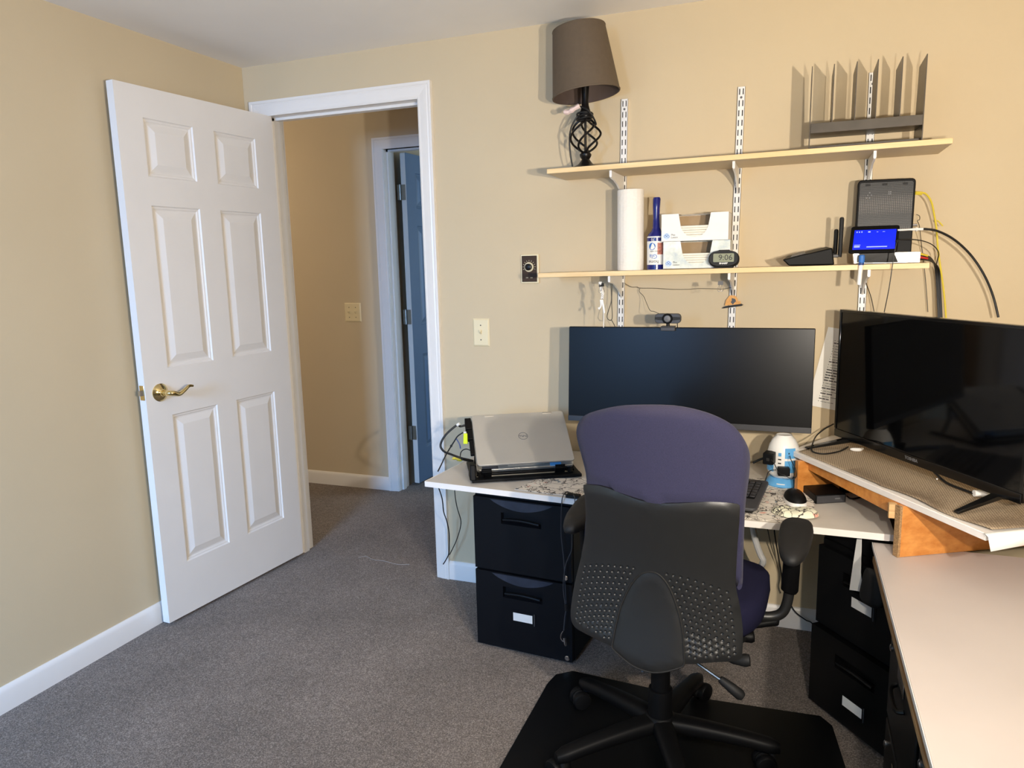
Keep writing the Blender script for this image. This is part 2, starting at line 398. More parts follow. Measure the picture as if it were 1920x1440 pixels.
def jamb(mb, x0, x1, zt, y0, y1, ys):
    mb.box(x0-.018, x0, y0, y1, 0, zt+.018); mb.box(x1, x1+.018, y0, y1, 0, zt+.018); mb.box(x0, x1, y0, y1, zt, zt+.018)
    mb.box(x0, x0+.011, ys, ys+.035, 0, zt); mb.box(x1-.011, x1, ys, ys+.035, 0, zt); mb.box(x0, x1, ys, ys+.035, zt-.011, zt)
mb = MB(); casing(mb, OX0-.006, OX1, OZ, 0, -1); casing(mb, OX0, OX1, OZ, WT, 1); jamb(mb, OX0, OX1, OZ, -.001, WT+.001, .045)
struct('trim_1', mb, 'trim')
mb = MB(); casing(mb, DX0-.003, DX1, 2.05, HY, -1); jamb(mb, DX0, DX1, 2.05, HY-.001, HY+WT+.001, HY+.03)
struct('trim_2', mb, 'trim')
# six-panel doors, built flat in (u along the width, z up, n out of the face), then stood in place
def sixpanel(w, h, t, us, zs):
    mb = MB()
    for side in (1, -1):
        def P(u, z, d): return (u, -d*side if side > 0 else t+d, z)
        U = [0]+[q for p in us for q in p]+[w]; Z = [0]+[q for p in zs for q in p]+[h]
        for i in range(len(U)-1):
            for j in range(len(Z)-1):
                a, b, c, e = U[i], U[i+1], Z[j], Z[j+1]
                if i % 2 and j % 2:
                    rings = [(0, 0), (.004, -.005), (.010, -.006), (.014, -.0085), (.019, -.009), (.046, -.001)]
                    vs = []
                    for o_, d in rings: vs += [P(a+o_, c+o_, d), P(b-o_, c+o_, d), P(b-o_, e-o_, d), P(a+o_, e-o_, d)]
                    fs = [(r*4+k, r*4+(k+1) % 4, r*4+4+(k+1) % 4, r*4+4+k) for r in range(len(rings)-1) for k in range(4)]
                    n = 4*(len(rings)-1); fs.append((n, n+1, n+2, n+3)); mb.add(vs, fs)
                else: mb.add([P(a, c, 0), P(b, c, 0), P(b, e, 0), P(a, e, 0)], [(0, 1, 2, 3)])
    mb.add([(0, 0, 0), (w, 0, 0), (w, t, 0), (0, t, 0), (0, 0, h), (w, 0, h), (w, t, h), (0, t, h)], [(0, 1, 2, 3), (4, 5, 6, 7), (0, 3, 7, 4), (1, 2, 6, 5)])
    bm = bmesh.new(); me = bpy.data.meshes.new('d'); me.from_pydata([tuple(v) for v in mb.v], [], mb.f); bm.from_mesh(me)
    bmesh.ops.remove_doubles(bm, verts=bm.verts, dist=1e-5)
    out = MB(); bm.verts.index_update(); out.v = [v.co.copy() for v in bm.verts]; out.f = [[v.index for v in f.verts] for f in bm.faces]; out.mi = [0]*len(out.f); bm.free(); bpy.data.meshes.remove(me)
    return out
hinge = Vector((.133, .008, .016)); free = Vector((.073, -.753, .016)); dv = (free-hinge).normalized()
nv = Vector((-dv.y, dv.x, 0))
DM = Matrix(((dv.x, -nv.x, 0, hinge.x), (dv.y, -nv.y, 0, hinge.y), (dv.z, -nv.z, 1, hinge.z), (0, 0, 0, 1)))   # local (u, depth behind face, z)
d = sixpanel(.768, 2.03, .034, [(.108, .334), (.438, .660)], [(.213, .816), (1.0, 1.608), (1.712, 1.921)])
d.v = [DM @ p for p in d.v]
door = struct('door_1', d, 'door', angle=9)
hm = MB(); hm.M = DM
Rv = Matrix.Rotation(PI/2, 4, 'X')       # lathe axis z -> -y (out of the face)
hm.M = DM @ Matrix.Translation((.705, 0, .911)) @ Rv
hm.lathe([(0, 0), (.034, 0), (.0345, .003), (.031, .006), (.026, .012), (.017, .016), (.014, .018), (.0125, .022)], 32)
setp(obj('rosette', hm, 'brass', door), 'polished brass rosette')
hm = MB(); hm.M = DM @ Matrix.Translation((.705, 0, .911))
pts = smooth([(0, -.018, 0), (0, -.034, 0), (0, -.050, 0), (-.012, -.060, -.002), (-.035, -.062, -.008), (-.06, -.061, .002), (-.085, -.058, .014), (-.105, -.056, .012)], 5)
rr = [.011 if i < 10 else .0105-.0055*max(0, (i-14)/(len(pts)-15)) for i in range(len(pts))]
hm.tube(pts, rr, 12)
obj('door_handle', hm, 'brass', door)
hm = MB(); hm.M = DM; hm.box(.768, .7695, .005, .029, .890, .946); obj('latch_plate', hm, 'brass', door, .0015)
hm = MB(); hm.M = DM; hm.prism([(.769, .010), (.780, .014), (.780, .024), (.769, .024)], .908, .928); obj('latch_bolt', hm, 'steel', door)
# blue door of the far room, swung away from the hall, seen past three hinges
d = sixpanel(.76, 2.03, .034, [(.108, .334), (.438, .660)], [(.213, .816), (1.0, 1.608), (1.712, 1.921)])
BM_ = Matrix(((.055, -.9985, 0, .134), (.9985, .055, 0, 1.206), (0, 0, 1, .016), (0, 0, 0, 1)))
d.v = [BM_ @ p for p in d.v]
d2 = MB(); d2.v = d.v; d2.f = d.f; d2.mi = [1 if sum((BM_.inverted() @ d.v[i]).x for i in f)/len(f) < .002 else 0 for f in d.f]
door2 = struct('door_2', d2, ['bluedoor', 'door'], angle=9)
for hz in (1.817, 1.072, .343):
    hm = MB(); hm.box(.0845, .1285, 1.2035, 1.2055, hz-.045, hz+.045); hm.cyl((.096, 1.2, hz-.046), (.096, 1.2, hz+.046), .006, 10); hm.box(.078, .096, 1.196, 1.199, hz-.045, hz+.045)
    obj('door_hinge', hm, 'hinge', door2, .002)
hm = MB(); hm.M = BM_ @ Matrix.Translation((.70, 0, .93)) @ Rv; hm.lathe([(0, 0), (.03, 0), (.03, .005), (.012, .01), (.012, .03), (.024, .04), (.027, .055), (.02, .066), (0, .068)], 20)
obj('door_knob', hm, 'brass', door2)
# ------------------------------------------------------------------ wall plates
def plate(name, x, y, z, gangs, label, cat):
    w = .075 if gangs == 1 else .117; h = .117
    t = thing(name, label, cat, (x, y, z))
    mb = MB(); q = [(x-w/2, z-h/2), (x+w/2, z-h/2), (x+w/2, z+h/2), (x-w/2, z+h/2)]; i = .007
    mb.add([(a, y-.0005, b) for a, b in q]+[(a+(i if a < x else -i), y-.0065, b+(i if b < z else -i)) for a, b in q], [(0, 1, 5, 4), (1, 2, 6, 5), (2, 3, 7, 6), (3, 0, 4, 7), (4, 5, 6, 7), (3, 2, 1, 0)])
    obj('cover_plate', mb, 'ivory', t, .001)
    for k in range(gangs):
        gx = x+(k-(gangs-1)/2)*.046
        mb = MB(); mb.box(gx-.005, gx+.005, y-.0075, y-.0066, z-.012, z+.012); obj('toggle_slot', mb, 'ivory', t, .0005)
        mb = MB(); mb.hexa([(gx-.0045, y-.0077, z-.006), (gx+.0045, y-.0077, z-.006), (gx+.0045, y-.0077, z+.007), (gx-.0045, y-.0077, z+.007)], [(gx-.0035, y-.019, z+.004), (gx+.0035, y-.019, z+.004), (gx+.0035, y-.0175, z+.012), (gx-.0035, y-.0175, z+.012)])
        obj('toggle', mb, 'ivory', t, .0006)
        for s in (-1, 1):
            mb = MB(); mb.cyl((gx, y-.0064, z+s*.030), (gx, y-.0074, z+s*.030), .0028, 10); obj('screw', mb, 'grayw', t)
    return t
plate('light_switch', 1.1165, 0, 1.102, 1, 'single ivory toggle light switch on the beige wall beside the white door casing', 'light switch')
plate('light_switch', -.196, HY, 1.110, 2, 'double ivory toggle switch plate on the hall wall seen through the doorway', 'light switch')
t = thing('dial_timer', 'brown dial timer in a pale frame at the left end of the lower shelf', 'timer', (1.337, 0, 1.358))
obj('frame', MB().box(1.299, 1.375, -.010, -.0005, 1.301, 1.415), 'ivory', t, .003)
obj('face', MB().box(1.305, 1.368, -.0125, -.0105, 1.307, 1.409), 'brn', t, .001)
mb = MB(); mb.M = Matrix.Translation((1.336, -.0127, 1.365)) @ Rv
mb.lathe([(.0, 0), (.019, 0), (.019, .004), (.0175, .006), (.0155, .006), (.0155, .004), (0, .004)], 30); obj('dial_ring', mb, 'ivory', t)
mb = MB(); mb.M = Matrix.Translation((1.336, -.017, 1.365)) @ Rv; mb.lathe([(.0135, 0), (.013, .010), (.010, .012), (0, .0125)], 24); obj('knob', mb, 'iron', t)
mb = MB()
for k in range(11):
    a = math.radians(200-k*22); c_, s_ = math.cos(a), math.sin(a)
    mb.M = Matrix.Translation((1.336+.0245*c_, -.0127, 1.365+.0245*s_)) @ Matrix.Rotation(-a, 4, 'Y'); mb.box(-.0025, .0025, -.0003, 0, -.0006, .0006)
obj('dial_marks', mb, 'ivory', t)
for k, s in enumerate(('OFF', 'ON')): writing('lettering', s, .006, (1.327+.018*k, -.0126, 1.323), (1, 0, 0), (0, 0, 1), 'ivory', t)
# ================================================================== wall shelving
TH = .0165
zu = lambda x: 1.7045+.0065*(x-1.493)/1.242
zl = lambda x: 1.344+.009*(x-1.452)/1.245
def board(x0, x1, zf, label):
    mb = MB(); y0, y1 = -.25, -.0135
    mb.hexa([(x0, y0, zf(x0)-TH), (x1, y0, zf(x1)-TH), (x1, y1, zf(x1)-TH), (x0, y1, zf(x0)-TH)], [(x0, y0, zf(x0)), (x1, y0, zf(x1)), (x1, y1, zf(x1)), (x0, y1, zf(x0))])
    mb.mi = [1, 1, 0, 0, 0, 0]
    return setp(obj('wall_shelf', mb, ['shelf', 'shelfu'], None, .001), label, 'shelf', 'maple boards on the wall standards')
board(1.493, 2.735, zu, 'upper maple wall shelf holding the table lamp and the file sorter')
board(1.452, 2.697, zl, 'lower maple wall shelf holding paper towels, tissue boxes and network gear')
std = [((1.717, 1.962), (1.7005, 1.0)), ((2.125, 1.963), (2.109, 1.0)), ((2.534, 1.965), (2.537, 1.16))]
sx = lambda i, z: std[i][1][0]+(std[i][0][0]-std[i][1][0])*(z-std[i][1][1])/(std[i][0][1]-std[i][1][1])
snm = ('behind the paper towels', 'just right of the tissue boxes', 'behind the file sorter')
for i, ((xt, zt), (xb, zb)) in enumerate(std):
    t = thing('shelf_standard', 'white slotted shelf standard screwed to the wall '+snm[i], 'shelf standard', (xb, 0, zb), group='white slotted shelf standards')
    mb = MB()
    def P(a, y, z): return (sx(i, z)+a, y, z)
    def bx(a0, a1, z0, z1, y0=-.012, y1=-.010): mb.hexa([P(a0, y0, z0), P(a1, y0, z0), P(a1, y1, z0), P(a0, y1, z0)], [P(a0, y0, z1), P(a1, y0, z1), P(a1, y1, z1), P(a0, y1, z1)])
    bx(-.0125, -.0078, zb, zt); bx(-.0042, .0042, zb, zt); bx(.0078, .0125, zb, zt)
    bx(-.0125, -.0115, zb, zt, -.012, -.0005); bx(.0115, .0125, zb, zt, -.012, -.0005)
    z = zt-.006; first = True
    bx(-.0078, -.0042, z, zt); bx(.0042, .0078, z, zt)
    holes = []
    k = 0
    while z > zb+.03:
        z0 = z-.020; z1 = z0-(.0185 if k == 0 else .0125)
        bx(-.0078, -.0042, z1, z0); bx(.0042, .0078, z1, z0)
        if k % 9 == 0: holes.append((z0+z1)/2)
        z = z1; k += 1
    bx(-.0078, -.0042, zb, z); bx(.0042, .0078, zb, z)
    obj('channel', mb, 'wmetal', t, fix=False)
    mb = MB(); mb.hexa([P(-.0115, -.003, zb), P(.0115, -.003, zb), P(.0115, -.001, zb), P(-.0115, -.001, zb)], [P(-.0115, -.003, zt), P(.0115, -.003, zt), P(.0115, -.001, zt), P(-.0115, -.001, zt)])
    obj('slot_shade', mb, 'grayd', t)  # dark plate added behind the slots, stands in for the shade inside
    for hz in holes:
        if hz < 1.1: continue
        mb = MB(); mb.cyl((sx(i, hz), -.0121, hz), (sx(i, hz), -.0138, hz), .0042, 12, .0025); obj('screw', mb, 'gray', t)
for i in range(3):
    for zf, nm in ((zu, 'upper'), (zl, 'lower')):
        x = sx(i, zf(std[i][0][0])); zt = zf(x)-TH-.0005
        t = thing('shelf_bracket', 'white bracket under the '+nm+' shelf on the '+('left', 'middle', 'right')[i]+' standard', 'shelf bracket', (x, -.0135, zt-.08), group='white shelf brackets')
        pr = [(-.0135, zt), (-.212, zt), (-.213, zt-.022), (-.205, zt-.025)]
        pr += [(y_, zt-.025-.06*((y_+.205)/.19)**2.0) for y_ in (-.16, -.12, -.08, -.05, -.03, -.0135)]
        mb = MB(); mb.prism(pr, x-.0030, x+.0030, 'x')
        obj('arm', mb, 'wmetal', t)
        mb = MB(); mb.box(x-.0042, x+.0042, -.2150, -.2132, zt-.020, zt+.002); obj('end_tab', mb, 'wmetal', t)
# ------------------------------------------------------------------ table lamp
bx_, by_ = 1.601, -.13; bz = zu(1.6)+.0006
L_ = thing('table_lamp', 'unlit black wrought iron table lamp with tilted brown shade on the upper shelf', 'lamp', (bx_, by_, bz))
c = (bx_, by_, bz)
obj('base', MB().lathe([(0, 0), (.05, 0), (.052, .006), (.05, .011), (.038, .015), (.026, .022), (.018, .032), (.014, .038), (.017, .043), (.021, .050), (.021, .056), (.015, .062), (.011, .066), (0, .066)], 36, c), 'iron', L_)
obj('center_rod', MB().cyl((bx_, by_, bz+.065), (bx_, by_, bz+.175), .0045, 10), 'iron', L_)
for k in range(5):
    pts = []
    for j in range(25):
        q = j/24; a = 2*PI*k/5+q*PI*.85; r = .008+.047*math.sin(PI*min(1, q*1.02))**.75 if q < .98 else .009
        pts.append((bx_+r*math.cos(a), by_+r*math.sin(a), bz+.062+q*.118))
    obj('cage_rod', MB().tube(pts, .0040, 7), 'iron', L_)
obj('neck', MB().lathe([(.012, .172), (.02, .180), (.023, .190), (.018, .205), (.013, .222), (.0115, .24), (.0125, .262), (.0145, .29), (.0145, .33), (0, .33)], 24, c), 'iron', L_)
sh = Matrix.Translation((bx_+.004, by_, bz+.258)) @ Matrix.Rotation(math.radians(-6.5), 4, 'Y')
mb = MB(); mb.M = sh; mb.lathe([(.1200, 0), (.0930, .226)], 56, cap=False); mb.k = 1
mb.lathe([(.1170, 0), (.0900, .226)], 56, cap=False); mb.k = 0
mb.lathe([(.1200, 0), (.1170, 0)], 56, cap=False); mb.lathe([(.0930, .226), (.09, .226)], 56, cap=False)
sd = obj('shade', mb, ['bronze', 'shadein'], L_, fix=False)
mb = MB(); mb.M = sh; mb.lathe([(.1205, 0), (.1212, .004), (.1200, .006)], 56, cap=False); obj('bottom_hem', mb, 'bronze', sd, fix=False)
mb = MB(); mb.M = sh; mb.lathe([(.0930, .222), (.0945, .224), (.0935, .2265)], 56, cap=False); obj('top_hem', mb, 'bronze', sd, fix=False)
mb = MB(); mb.M = sh
for k in range(3): a = 2*PI*k/3+.4; mb.cyl((0, 0, .20), (.091*math.cos(a), .091*math.sin(a), .215), .0015, 6)
obj('spider', mb, 'steel', sd)
mb = MB()
for k in range(4):
    mb.tube([(bx_+(.026+.002*(k % 2))*math.cos(a)-.002, by_+(.026)*math.sin(a), bz+.172+.007*k+.004*math.sin(a+k)) for a in [2*PI*j/18 for j in range(18)]], .0036, 6, closed=True)
mb.tube(smooth([(bx_-.01, by_-.03, bz+.215), (bx_+.012, by_-.034, bz+.205), (bx_+.03, by_-.026, bz+.185), (bx_+.042, by_-.012, bz+.155), (bx_+.035, by_-.03, bz+.150)]), .0036, 6)
mb.tube(smooth([(bx_-.024, by_-.02, bz+.185), (bx_-.048, by_-.015, bz+.15), (bx_-.058, by_-.005, bz+.10), (bx_-.055, by_, bz+.05), (bx_-.052, by_+.01, bz+.018)]), .003, 6)
obj('cord', mb, 'rubber', L_)
mb = MB(); mb.tube(smooth([(bx_-.012, by_-.032, bz+.218), (bx_-.035, by_-.034, bz+.207), (bx_-.055, by_-.030, bz+.200), (bx_-.07, by_-.03, bz+.204)], 4), [.008, .009, .008, .007, .009, .010, .008, .007, .009, .008, .009, .008, .006], 7)
setp(obj('paper_tag', mb, 'pink', L_), 'crumpled pink paper twist')
# ------------------------------------------------------------------ file sorter
S_ = thing('file_sorter', 'smoke grey desktop file sorter with six upright dividers on the upper shelf', 'file sorter', (2.505, -.13, zu(2.5)+.0006))
xs = [2.347, 2.409, 2.472, 2.529, 2.594, 2.657]
for k, x in enumerate(xs):
    zb_ = zu(x)+.0008; end = k in (0, 5); z0 = zb_ if end else zb_+.064
    zt_ = 1.954; x2 = x+(.004 if end else 0)
    pr = [(-.235, z0), (-.235, zt_), (-.08, zt_-.004), (-.08, z0)] if not end else [(-.235, zb_), (-.235, zt_), (-.09, zt_-.004), (-.06, zb_)]
    obj('divider', MB().prism(pr, x-.0012, x+.0012, 'x'), 'smoke', S_)
mb = MB(); z0 = zu(2.347)+.044
mb.hexa([(xs[0]+.0015, -.24, z0+.002), (xs[5]-.0015, -.24, z0+.002), (xs[5]-.0015, -.06, z0+.012), (xs[0]+.0015, -.06, z0+.012)], [(xs[0]+.0015, -.24, z0+.032), (xs[5]-.0015, -.24, z0+.032), (xs[5]-.0015, -.06, z0+.015), (xs[0]+.0015, -.06, z0+.015)])
obj('tray', mb, 'smoke', S_, .001)
mb = MB(); a, b = zu(xs[0])+.001, zu(xs[5])+.001
mb.hexa([(xs[0]+.0015, -.2, a), (xs[5]-.0015, -.2, b), (xs[5]-.0015, -.06, b), (xs[0]+.0015, -.06, a)], [(xs[0]+.0015, -.2, a+.012), (xs[5]-.0015, -.2, b+.012), (xs[5]-.0015, -.06, b+.012), (xs[0]+.0015, -.06, a+.012)])
obj('floor_panel', mb, 'smoke', S_, .001)
# ------------------------------------------------------------------ lower shelf goods
tx, ty = 1.766, -.135; tz = zl(tx)+.0006
T_ = thing('paper_towel_roll', 'white quilted paper towel roll standing on the lower shelf', 'paper towels', (tx, ty, tz))
mb = MB(); mb.lathe([(.021, .0), (.0455, .0), (.0468, .004), (.0468, .276), (.0455, .280), (.021, .280), (.021, .0)], 48, (tx, ty, tz), cap=False); obj('sheets', mb, 'towel', T_, fix=False)
obj('core', MB().lathe([(.0205, .0), (.0205, .279), (.0195, .279), (.0195, 0)], 24, (tx, ty, tz), cap=False), 'card', T_, fix=False)
lx, ly = 1.860, -.15; lz = zl(lx)+.0006
R_ = thing('lint_roller', 'upside-down lint roller with cobalt blue handle and printed sleeve beside the tissue boxes', 'lint roller', (lx, ly, lz))
obj('roll', MB().lathe([(.0, 0), (.031, 0), (.0315, .002), (.0315, .112), (.030, .1145), (0, .1145)], 40, (lx, ly, lz)), 'paper', R_)
rol = R_.children[0]
for a, b, nm in ((.0005, .017, 'sleeve_band'), (.098, .110, 'sleeve_band')): obj(nm, MB().lathe([(.0317, a), (.0317, b)], 40, (lx, ly, lz), cap=False), 'blue', rol, fix=False)
hp = MB()
prof = [((0, .114), (.030, .030)), ((0, .122), (.028, .028)), ((0, .132), (.018, .018)), ((0, .145), (.0125, .013)), ((0, .18), (.011, .012)), ((0, .215), (.0125, .013)), ((.001, .242), (.0135, .0145)), ((.001, .248), (.011, .012))]
vs = []
for (ox, z), (ra, rb) in prof:
    for k in range(24): a = 2*PI*k/24; vs.append((lx+ox+ra*math.cos(a), ly+rb*math.sin(a), lz+z))
hp.add(vs, [(i*24+k, i*24+(k+1) % 24, i*24+24+(k+1) % 24, i*24+24+k) for i in range(7) for k in range(24)]+[list(range(24))[::-1], list(range(168, 192))])
obj('handle', hp, 'blue', R_)
def curved(name, s, size, ang, z, m, par, R=.0318, flip=False):
    """printing wrapped on the sleeve; flip = upside down"""
    rgt = Vector((1, 0, 0)); o = writing(name, s, size, (0, 0, 0), (1, 0, 0), (0, 1, 0), m, None, .0001)
    me = o.data; off = o.location.copy()
    for v in me.vertices:
        p = v.co+off; xx, yy = (-p.x, -p.y) if flip else (p.x, p.y)
        a = ang+xx/R; rr = R+p.z
        v.co = Vector((lx+rr*math.sin(a), ly-rr*math.cos(a), lz+z+yy))
    o.location = (0, 0, 0); inv = mtx(par).inverted()
    for v in me.vertices: v.co = inv @ v.co
    o.parent = par
    for k_ in list(o.keys()):
        if k_ in ('label', 'category'): del o[k_]
    return o
a0 = math.radians(5)      # towards the room
curved('lettering', '70', .013, -.2, .104, 'white', rol, flip=True)
curved('lettering', 'Gla', .021, -.15, .046, 'bluelb', rol, flip=True)
curved('lettering', 'home', .016, -.12, .027, 'ink', rol, flip=True)
curved('lettering', 'lint roller', .0075, -.1, .063, 'ink', rol, flip=True)
mb = MB(); vs = [(lx+.0319*math.sin(a), ly-.0319*math.cos(a), z) for z in (lz+.052, lz+.092) for a in [.32+.06*k for k in range(13)]]
mb.add(vs, [(k, k+1, 14+k, 13+k) for k in range(12)]); obj('sleeve_picture', mb, 'floralp', rol, fix=False)
mb = MB()
def disc(a, z, r): return [(lx+.0320*math.sin(a+r*math.cos(t)/.032), ly-.0320*math.cos(a+r*math.cos(t)/.032), lz+z+r*math.sin(t)) for t in [2*PI*k/24 for k in range(24)]]
mb.add(disc(-.28, .080, .0125), [list(range(24))]); obj('sleeve_badge', mb, 'bluelb', rol, fix=False)
# tissue boxes
def tissue_box(x0, x1, y0, z0, h, skin, label, nm):
    dpt = .118; y1 = y0+dpt; t = thing('tissue_box', label, 'tissue box', ((x0+x1)/2, (y0+y1)/2, z0), group='open tissue boxes stacked on the shelf')
    cx = (x0+x1)/2; wd_ = .050; n = 14; th = .0008
    arc = []
    for k in range(n+1):
        q = k/n; a = PI*q; arc.append((cx-wd_*math.copysign(abs(math.cos(a))**.8, math.cos(a)), z0+h-.078*math.sin(a)**.8))
    arc[0] = (cx-wd_-.003, z0+h); arc[-1] = (cx+wd_+.003, z0+h)
    poly = [(x0, z0), (x1, z0), (x1, z0+h)]+arc[::-1]+[(x0, z0+h)]
    obj('front_panel', MB().prism(poly, y0, y0+th, 'y'), skin, t)
    mb = MB(); mb.box(x0, x0+th, y0+th, y1, z0, z0+h); mb.box(x1-th, x1, y0+th, y1, z0, z0+h); mb.box(x0, x1, y1-th, y1, z0, z0+h); mb.box(x0, x1, y0+th, y1, z0, z0+th)
    ya = y0+.075
    mb.box(x0, cx-wd_-.003, y0+th, y1, z0+h-th, z0+h); mb.box(cx+wd_+.003, x1, y0+th, y1, z0+h-th, z0+h); mb.box(cx-wd_-.003, cx+wd_+.003, ya, y1, z0+h-th, z0+h)
    obj('carton', mb, skin, t, fix=False)
    mb = MB(); mb.box(x0+.002, x1-.002, y1-.003, y1-.0012, z0+.002, z0+h-.002); obj('inside_back', mb, 'card', t)
    for k in range(6):
        mb = MB(); zz = z0+.004+k*.0078; j = .002*((k*7) % 3); mb.box(x0+.008+j, x1-.008-j, y0+.004+.001*(k % 2), y1-.01, zz, zz+.0074); obj('tissue_fold', mb, 'tissue', t, .0025)
    bd = MB(); bc = (x0+.018, z0+.017)
    bd.add([(bc[0]+.011*math.cos(2*PI*k/20), y0-.0003, bc[1]+.011*math.sin(2*PI*k/20)) for k in range(20)], [list(range(20))]); o = obj('badge', bd, 'paleblue', t, fix=False)
    mb = MB()
    for a, b in ((-.005, .0), (0, .004), (.005, -.001)): mb.tube([(bc[0]+a+.004*math.cos(q), y0-.0006, bc[1]+b+.0035*math.sin(q)) for q in [2*PI*k/10 for k in range(10)]], .0006, 5, closed=True)
    obj('badge_drawing', mb, 'bluelb', t)
    writing('lettering', 'Plus', .0085, (x0+.033, y0-.0002, z0+.021), (1, 0, 0), (0, 0, 1), 'ink', t, .0002, 'LEFT')
    writing('lettering', 'Lotion', .0085, (x0+.033, y0-.0002, z0+.0125), (1, 0, 0), (0, 0, 1), 'ink', t, .0002, 'LEFT')
zz = zl(2.0)+.0022
tissue_box(1.894, 2.115, -.202, zz, .0915, 'marble', 'lower tissue box with pale watercolour print, standing on the shelf behind the clock', 0)
tissue_box(1.887, 2.108, -.203, zz+.0925, .0905, 'paper', 'plain white tissue box stacked on top of the watercolour tissue box', 1)
# clock
cx, cy, cz = 2.098, -.226, zl(2.1)+.0006
K_ = thing('digital_clock', 'small oval black digital clock showing 9:06 in front of the tissue boxes', 'clock', (cx, cy, cz))
el = lambda a, b, p=2.6: [(math.copysign(abs(math.cos(t))**(2/p), math.cos(t))*a, math.copysign(abs(math.sin(t))**(2/p), math.sin(t))*b) for t in [2*PI*k/40 for k in range(40)]]
tl = Matrix.Translation((cx, cy, cz+.0285)) @ Matrix.Rotation(math.radians(-10), 4, 'X')
mb = MB(); mb.M = tl; pr = [(.92, -.016), (.99, -.012), (1, -.004), (1, .010), (.9, .022)]
vs = []
for s_, y_ in pr: vs += [(p[0]*s_, y_, p[1]*s_) for p in el(.049, .0275)]
mb.add(vs, [(i*40+k, i*40+(k+1) % 40, i*40+40+(k+1) % 40, i*40+40+k) for i in range(4) for k in range(40)]+[list(range(40)), list(range(160, 200))[::-1]])
obj('case', mb, 'blkm', K_)
mb = MB(); mb.M = tl; mb.prism(rrect(.066, .028, .003, 3, 0, .002), -.0172, -.0161, 'y'); lcd = obj('display', mb, 'lcd', K_)
n_ = (tl.to_3x3() @ Vector((0, 0, 1)))
writing('digits', '9:06', .026, tl @ Vector((.006, -.01725, .002)), (1, 0, 0), n_, 'ink', lcd, .0002, sx=1.02)
writing('lettering', 'SHARP', .0075, tl @ Vector((.0, -.0158, -.0165)), (1, 0, 0), n_, 'white', K_, .0002, sx=1.2, bold=.0003)
mb = MB(); mb.M = tl; mb.box(-.018, .018, -.004, .010, .0265, .031); obj('snooze_button', mb, 'blkg', K_, .002)
mb = MB(); mb.box(cx-.03, cx+.03, cy-.012, cy+.026, cz, cz+.006); obj('foot', mb, 'blkm', K_, .002)
# router
t = thing('router', 'low black wedge-shaped router with two upright antennas on the lower shelf', 'router', (2.37, -.15, zl(2.37)+.0006))
z0 = zl(2.37)+.0012
mb = MB(); mb.hexa([(2.300, -.225, z0), (2.436, -.215, z0), (2.420, -.07, z0), (2.315, -.07, z0)], [(2.280, -.235, z0+.020), (2.428, -.215, z0+.054), (2.418, -.06, z0+.060), (2.292, -.07, z0+.032)])
rb = obj('case', mb, 'blk', t, .004)
mb = MB(); mb.hexa([(2.305, -.21, z0+.0272), (2.35, -.205, z0+.0379), (2.345, -.08, z0+.0461), (2.31, -.085, z0+.0370)], [(2.305, -.21, z0+.029), (2.35, -.205, z0+.0395), (2.345, -.08, z0+.0475), (2.31, -.085, z0+.0385)]); obj('glossy_inlay', mb, 'gray', t, .001)
for (ax, ay, h0, h1) in ((2.452, -.165, .024, .150), (2.440, -.105, .030, .115)):
    mb = MB(); mb.tube([(ax, ay, z0+h0), (ax+.0008, ay, z0+h0+.01), (ax+.0015, ay, z0+h1-.006), (ax+.0015, ay, z0+h1-.001), (ax+.0015, ay, z0+h1)], [.0062, .0066, .0070, .0052, .002], 14); an = obj('antenna', mb, 'blkm', t)
    mb = MB(); mb.cyl((2.418, ay, z0+h0+.004), (ax-.004, ay, z0+h0+.004), .0052, 12); obj('antenna_hinge', mb, 'gray', an)
# modem
t = thing('modem', 'tall black modem with perforated grille face standing at the shelf end', 'modem', (2.578, -.1, zl(2.58)+.0006))
z0 = zl(2.58)+.0012
md = Matrix.Translation((2.578, -.118, z0)) @ Matrix.Rotation(math.radians(-3), 4, 'X') @ Matrix.Rotation(math.radians(.6), 4, 'Y')
mb = MB(); mb.M = md; mb.prism(rrect(.165, .262, .012, 6, 0, .1312), -.016, .022, 'y'); obj('case', mb, 'blk', t, .003)
mb = MB(); mb.M = md; mb.prism(rrect(.152, .150, .006, 4, 0, .178), -.0168, -.0162, 'y'); g = obj('grille', mb, 'grille', t)
mb = MB(); mb.M = md
for gx, gz in ((-.047, .222), (-.052, .214), (-.042, .214), (-.055, .206), (-.047, .206), (.008, .222), (.013, .222), (.008, .216), (.013, .216)): mb.box(gx-.0017, gx+.0017, -.0175, -.0170, gz-.0017, gz+.0017)
obj('indicator_dots', mb, 'gray', g)
for bx0 in (-.06, -.012, .046):
    mb = MB(); mb.M = md; mb.box(bx0, bx0+.014, -.0172, -.0169, .242, .250); obj('clip', mb, 'blkm', g)
mb = MB(); mb.M = md; mb.cyl((.083, 0, .118), (.096, 0, .118), .0045, 10); obj('coax_port', mb, 'steel', t)
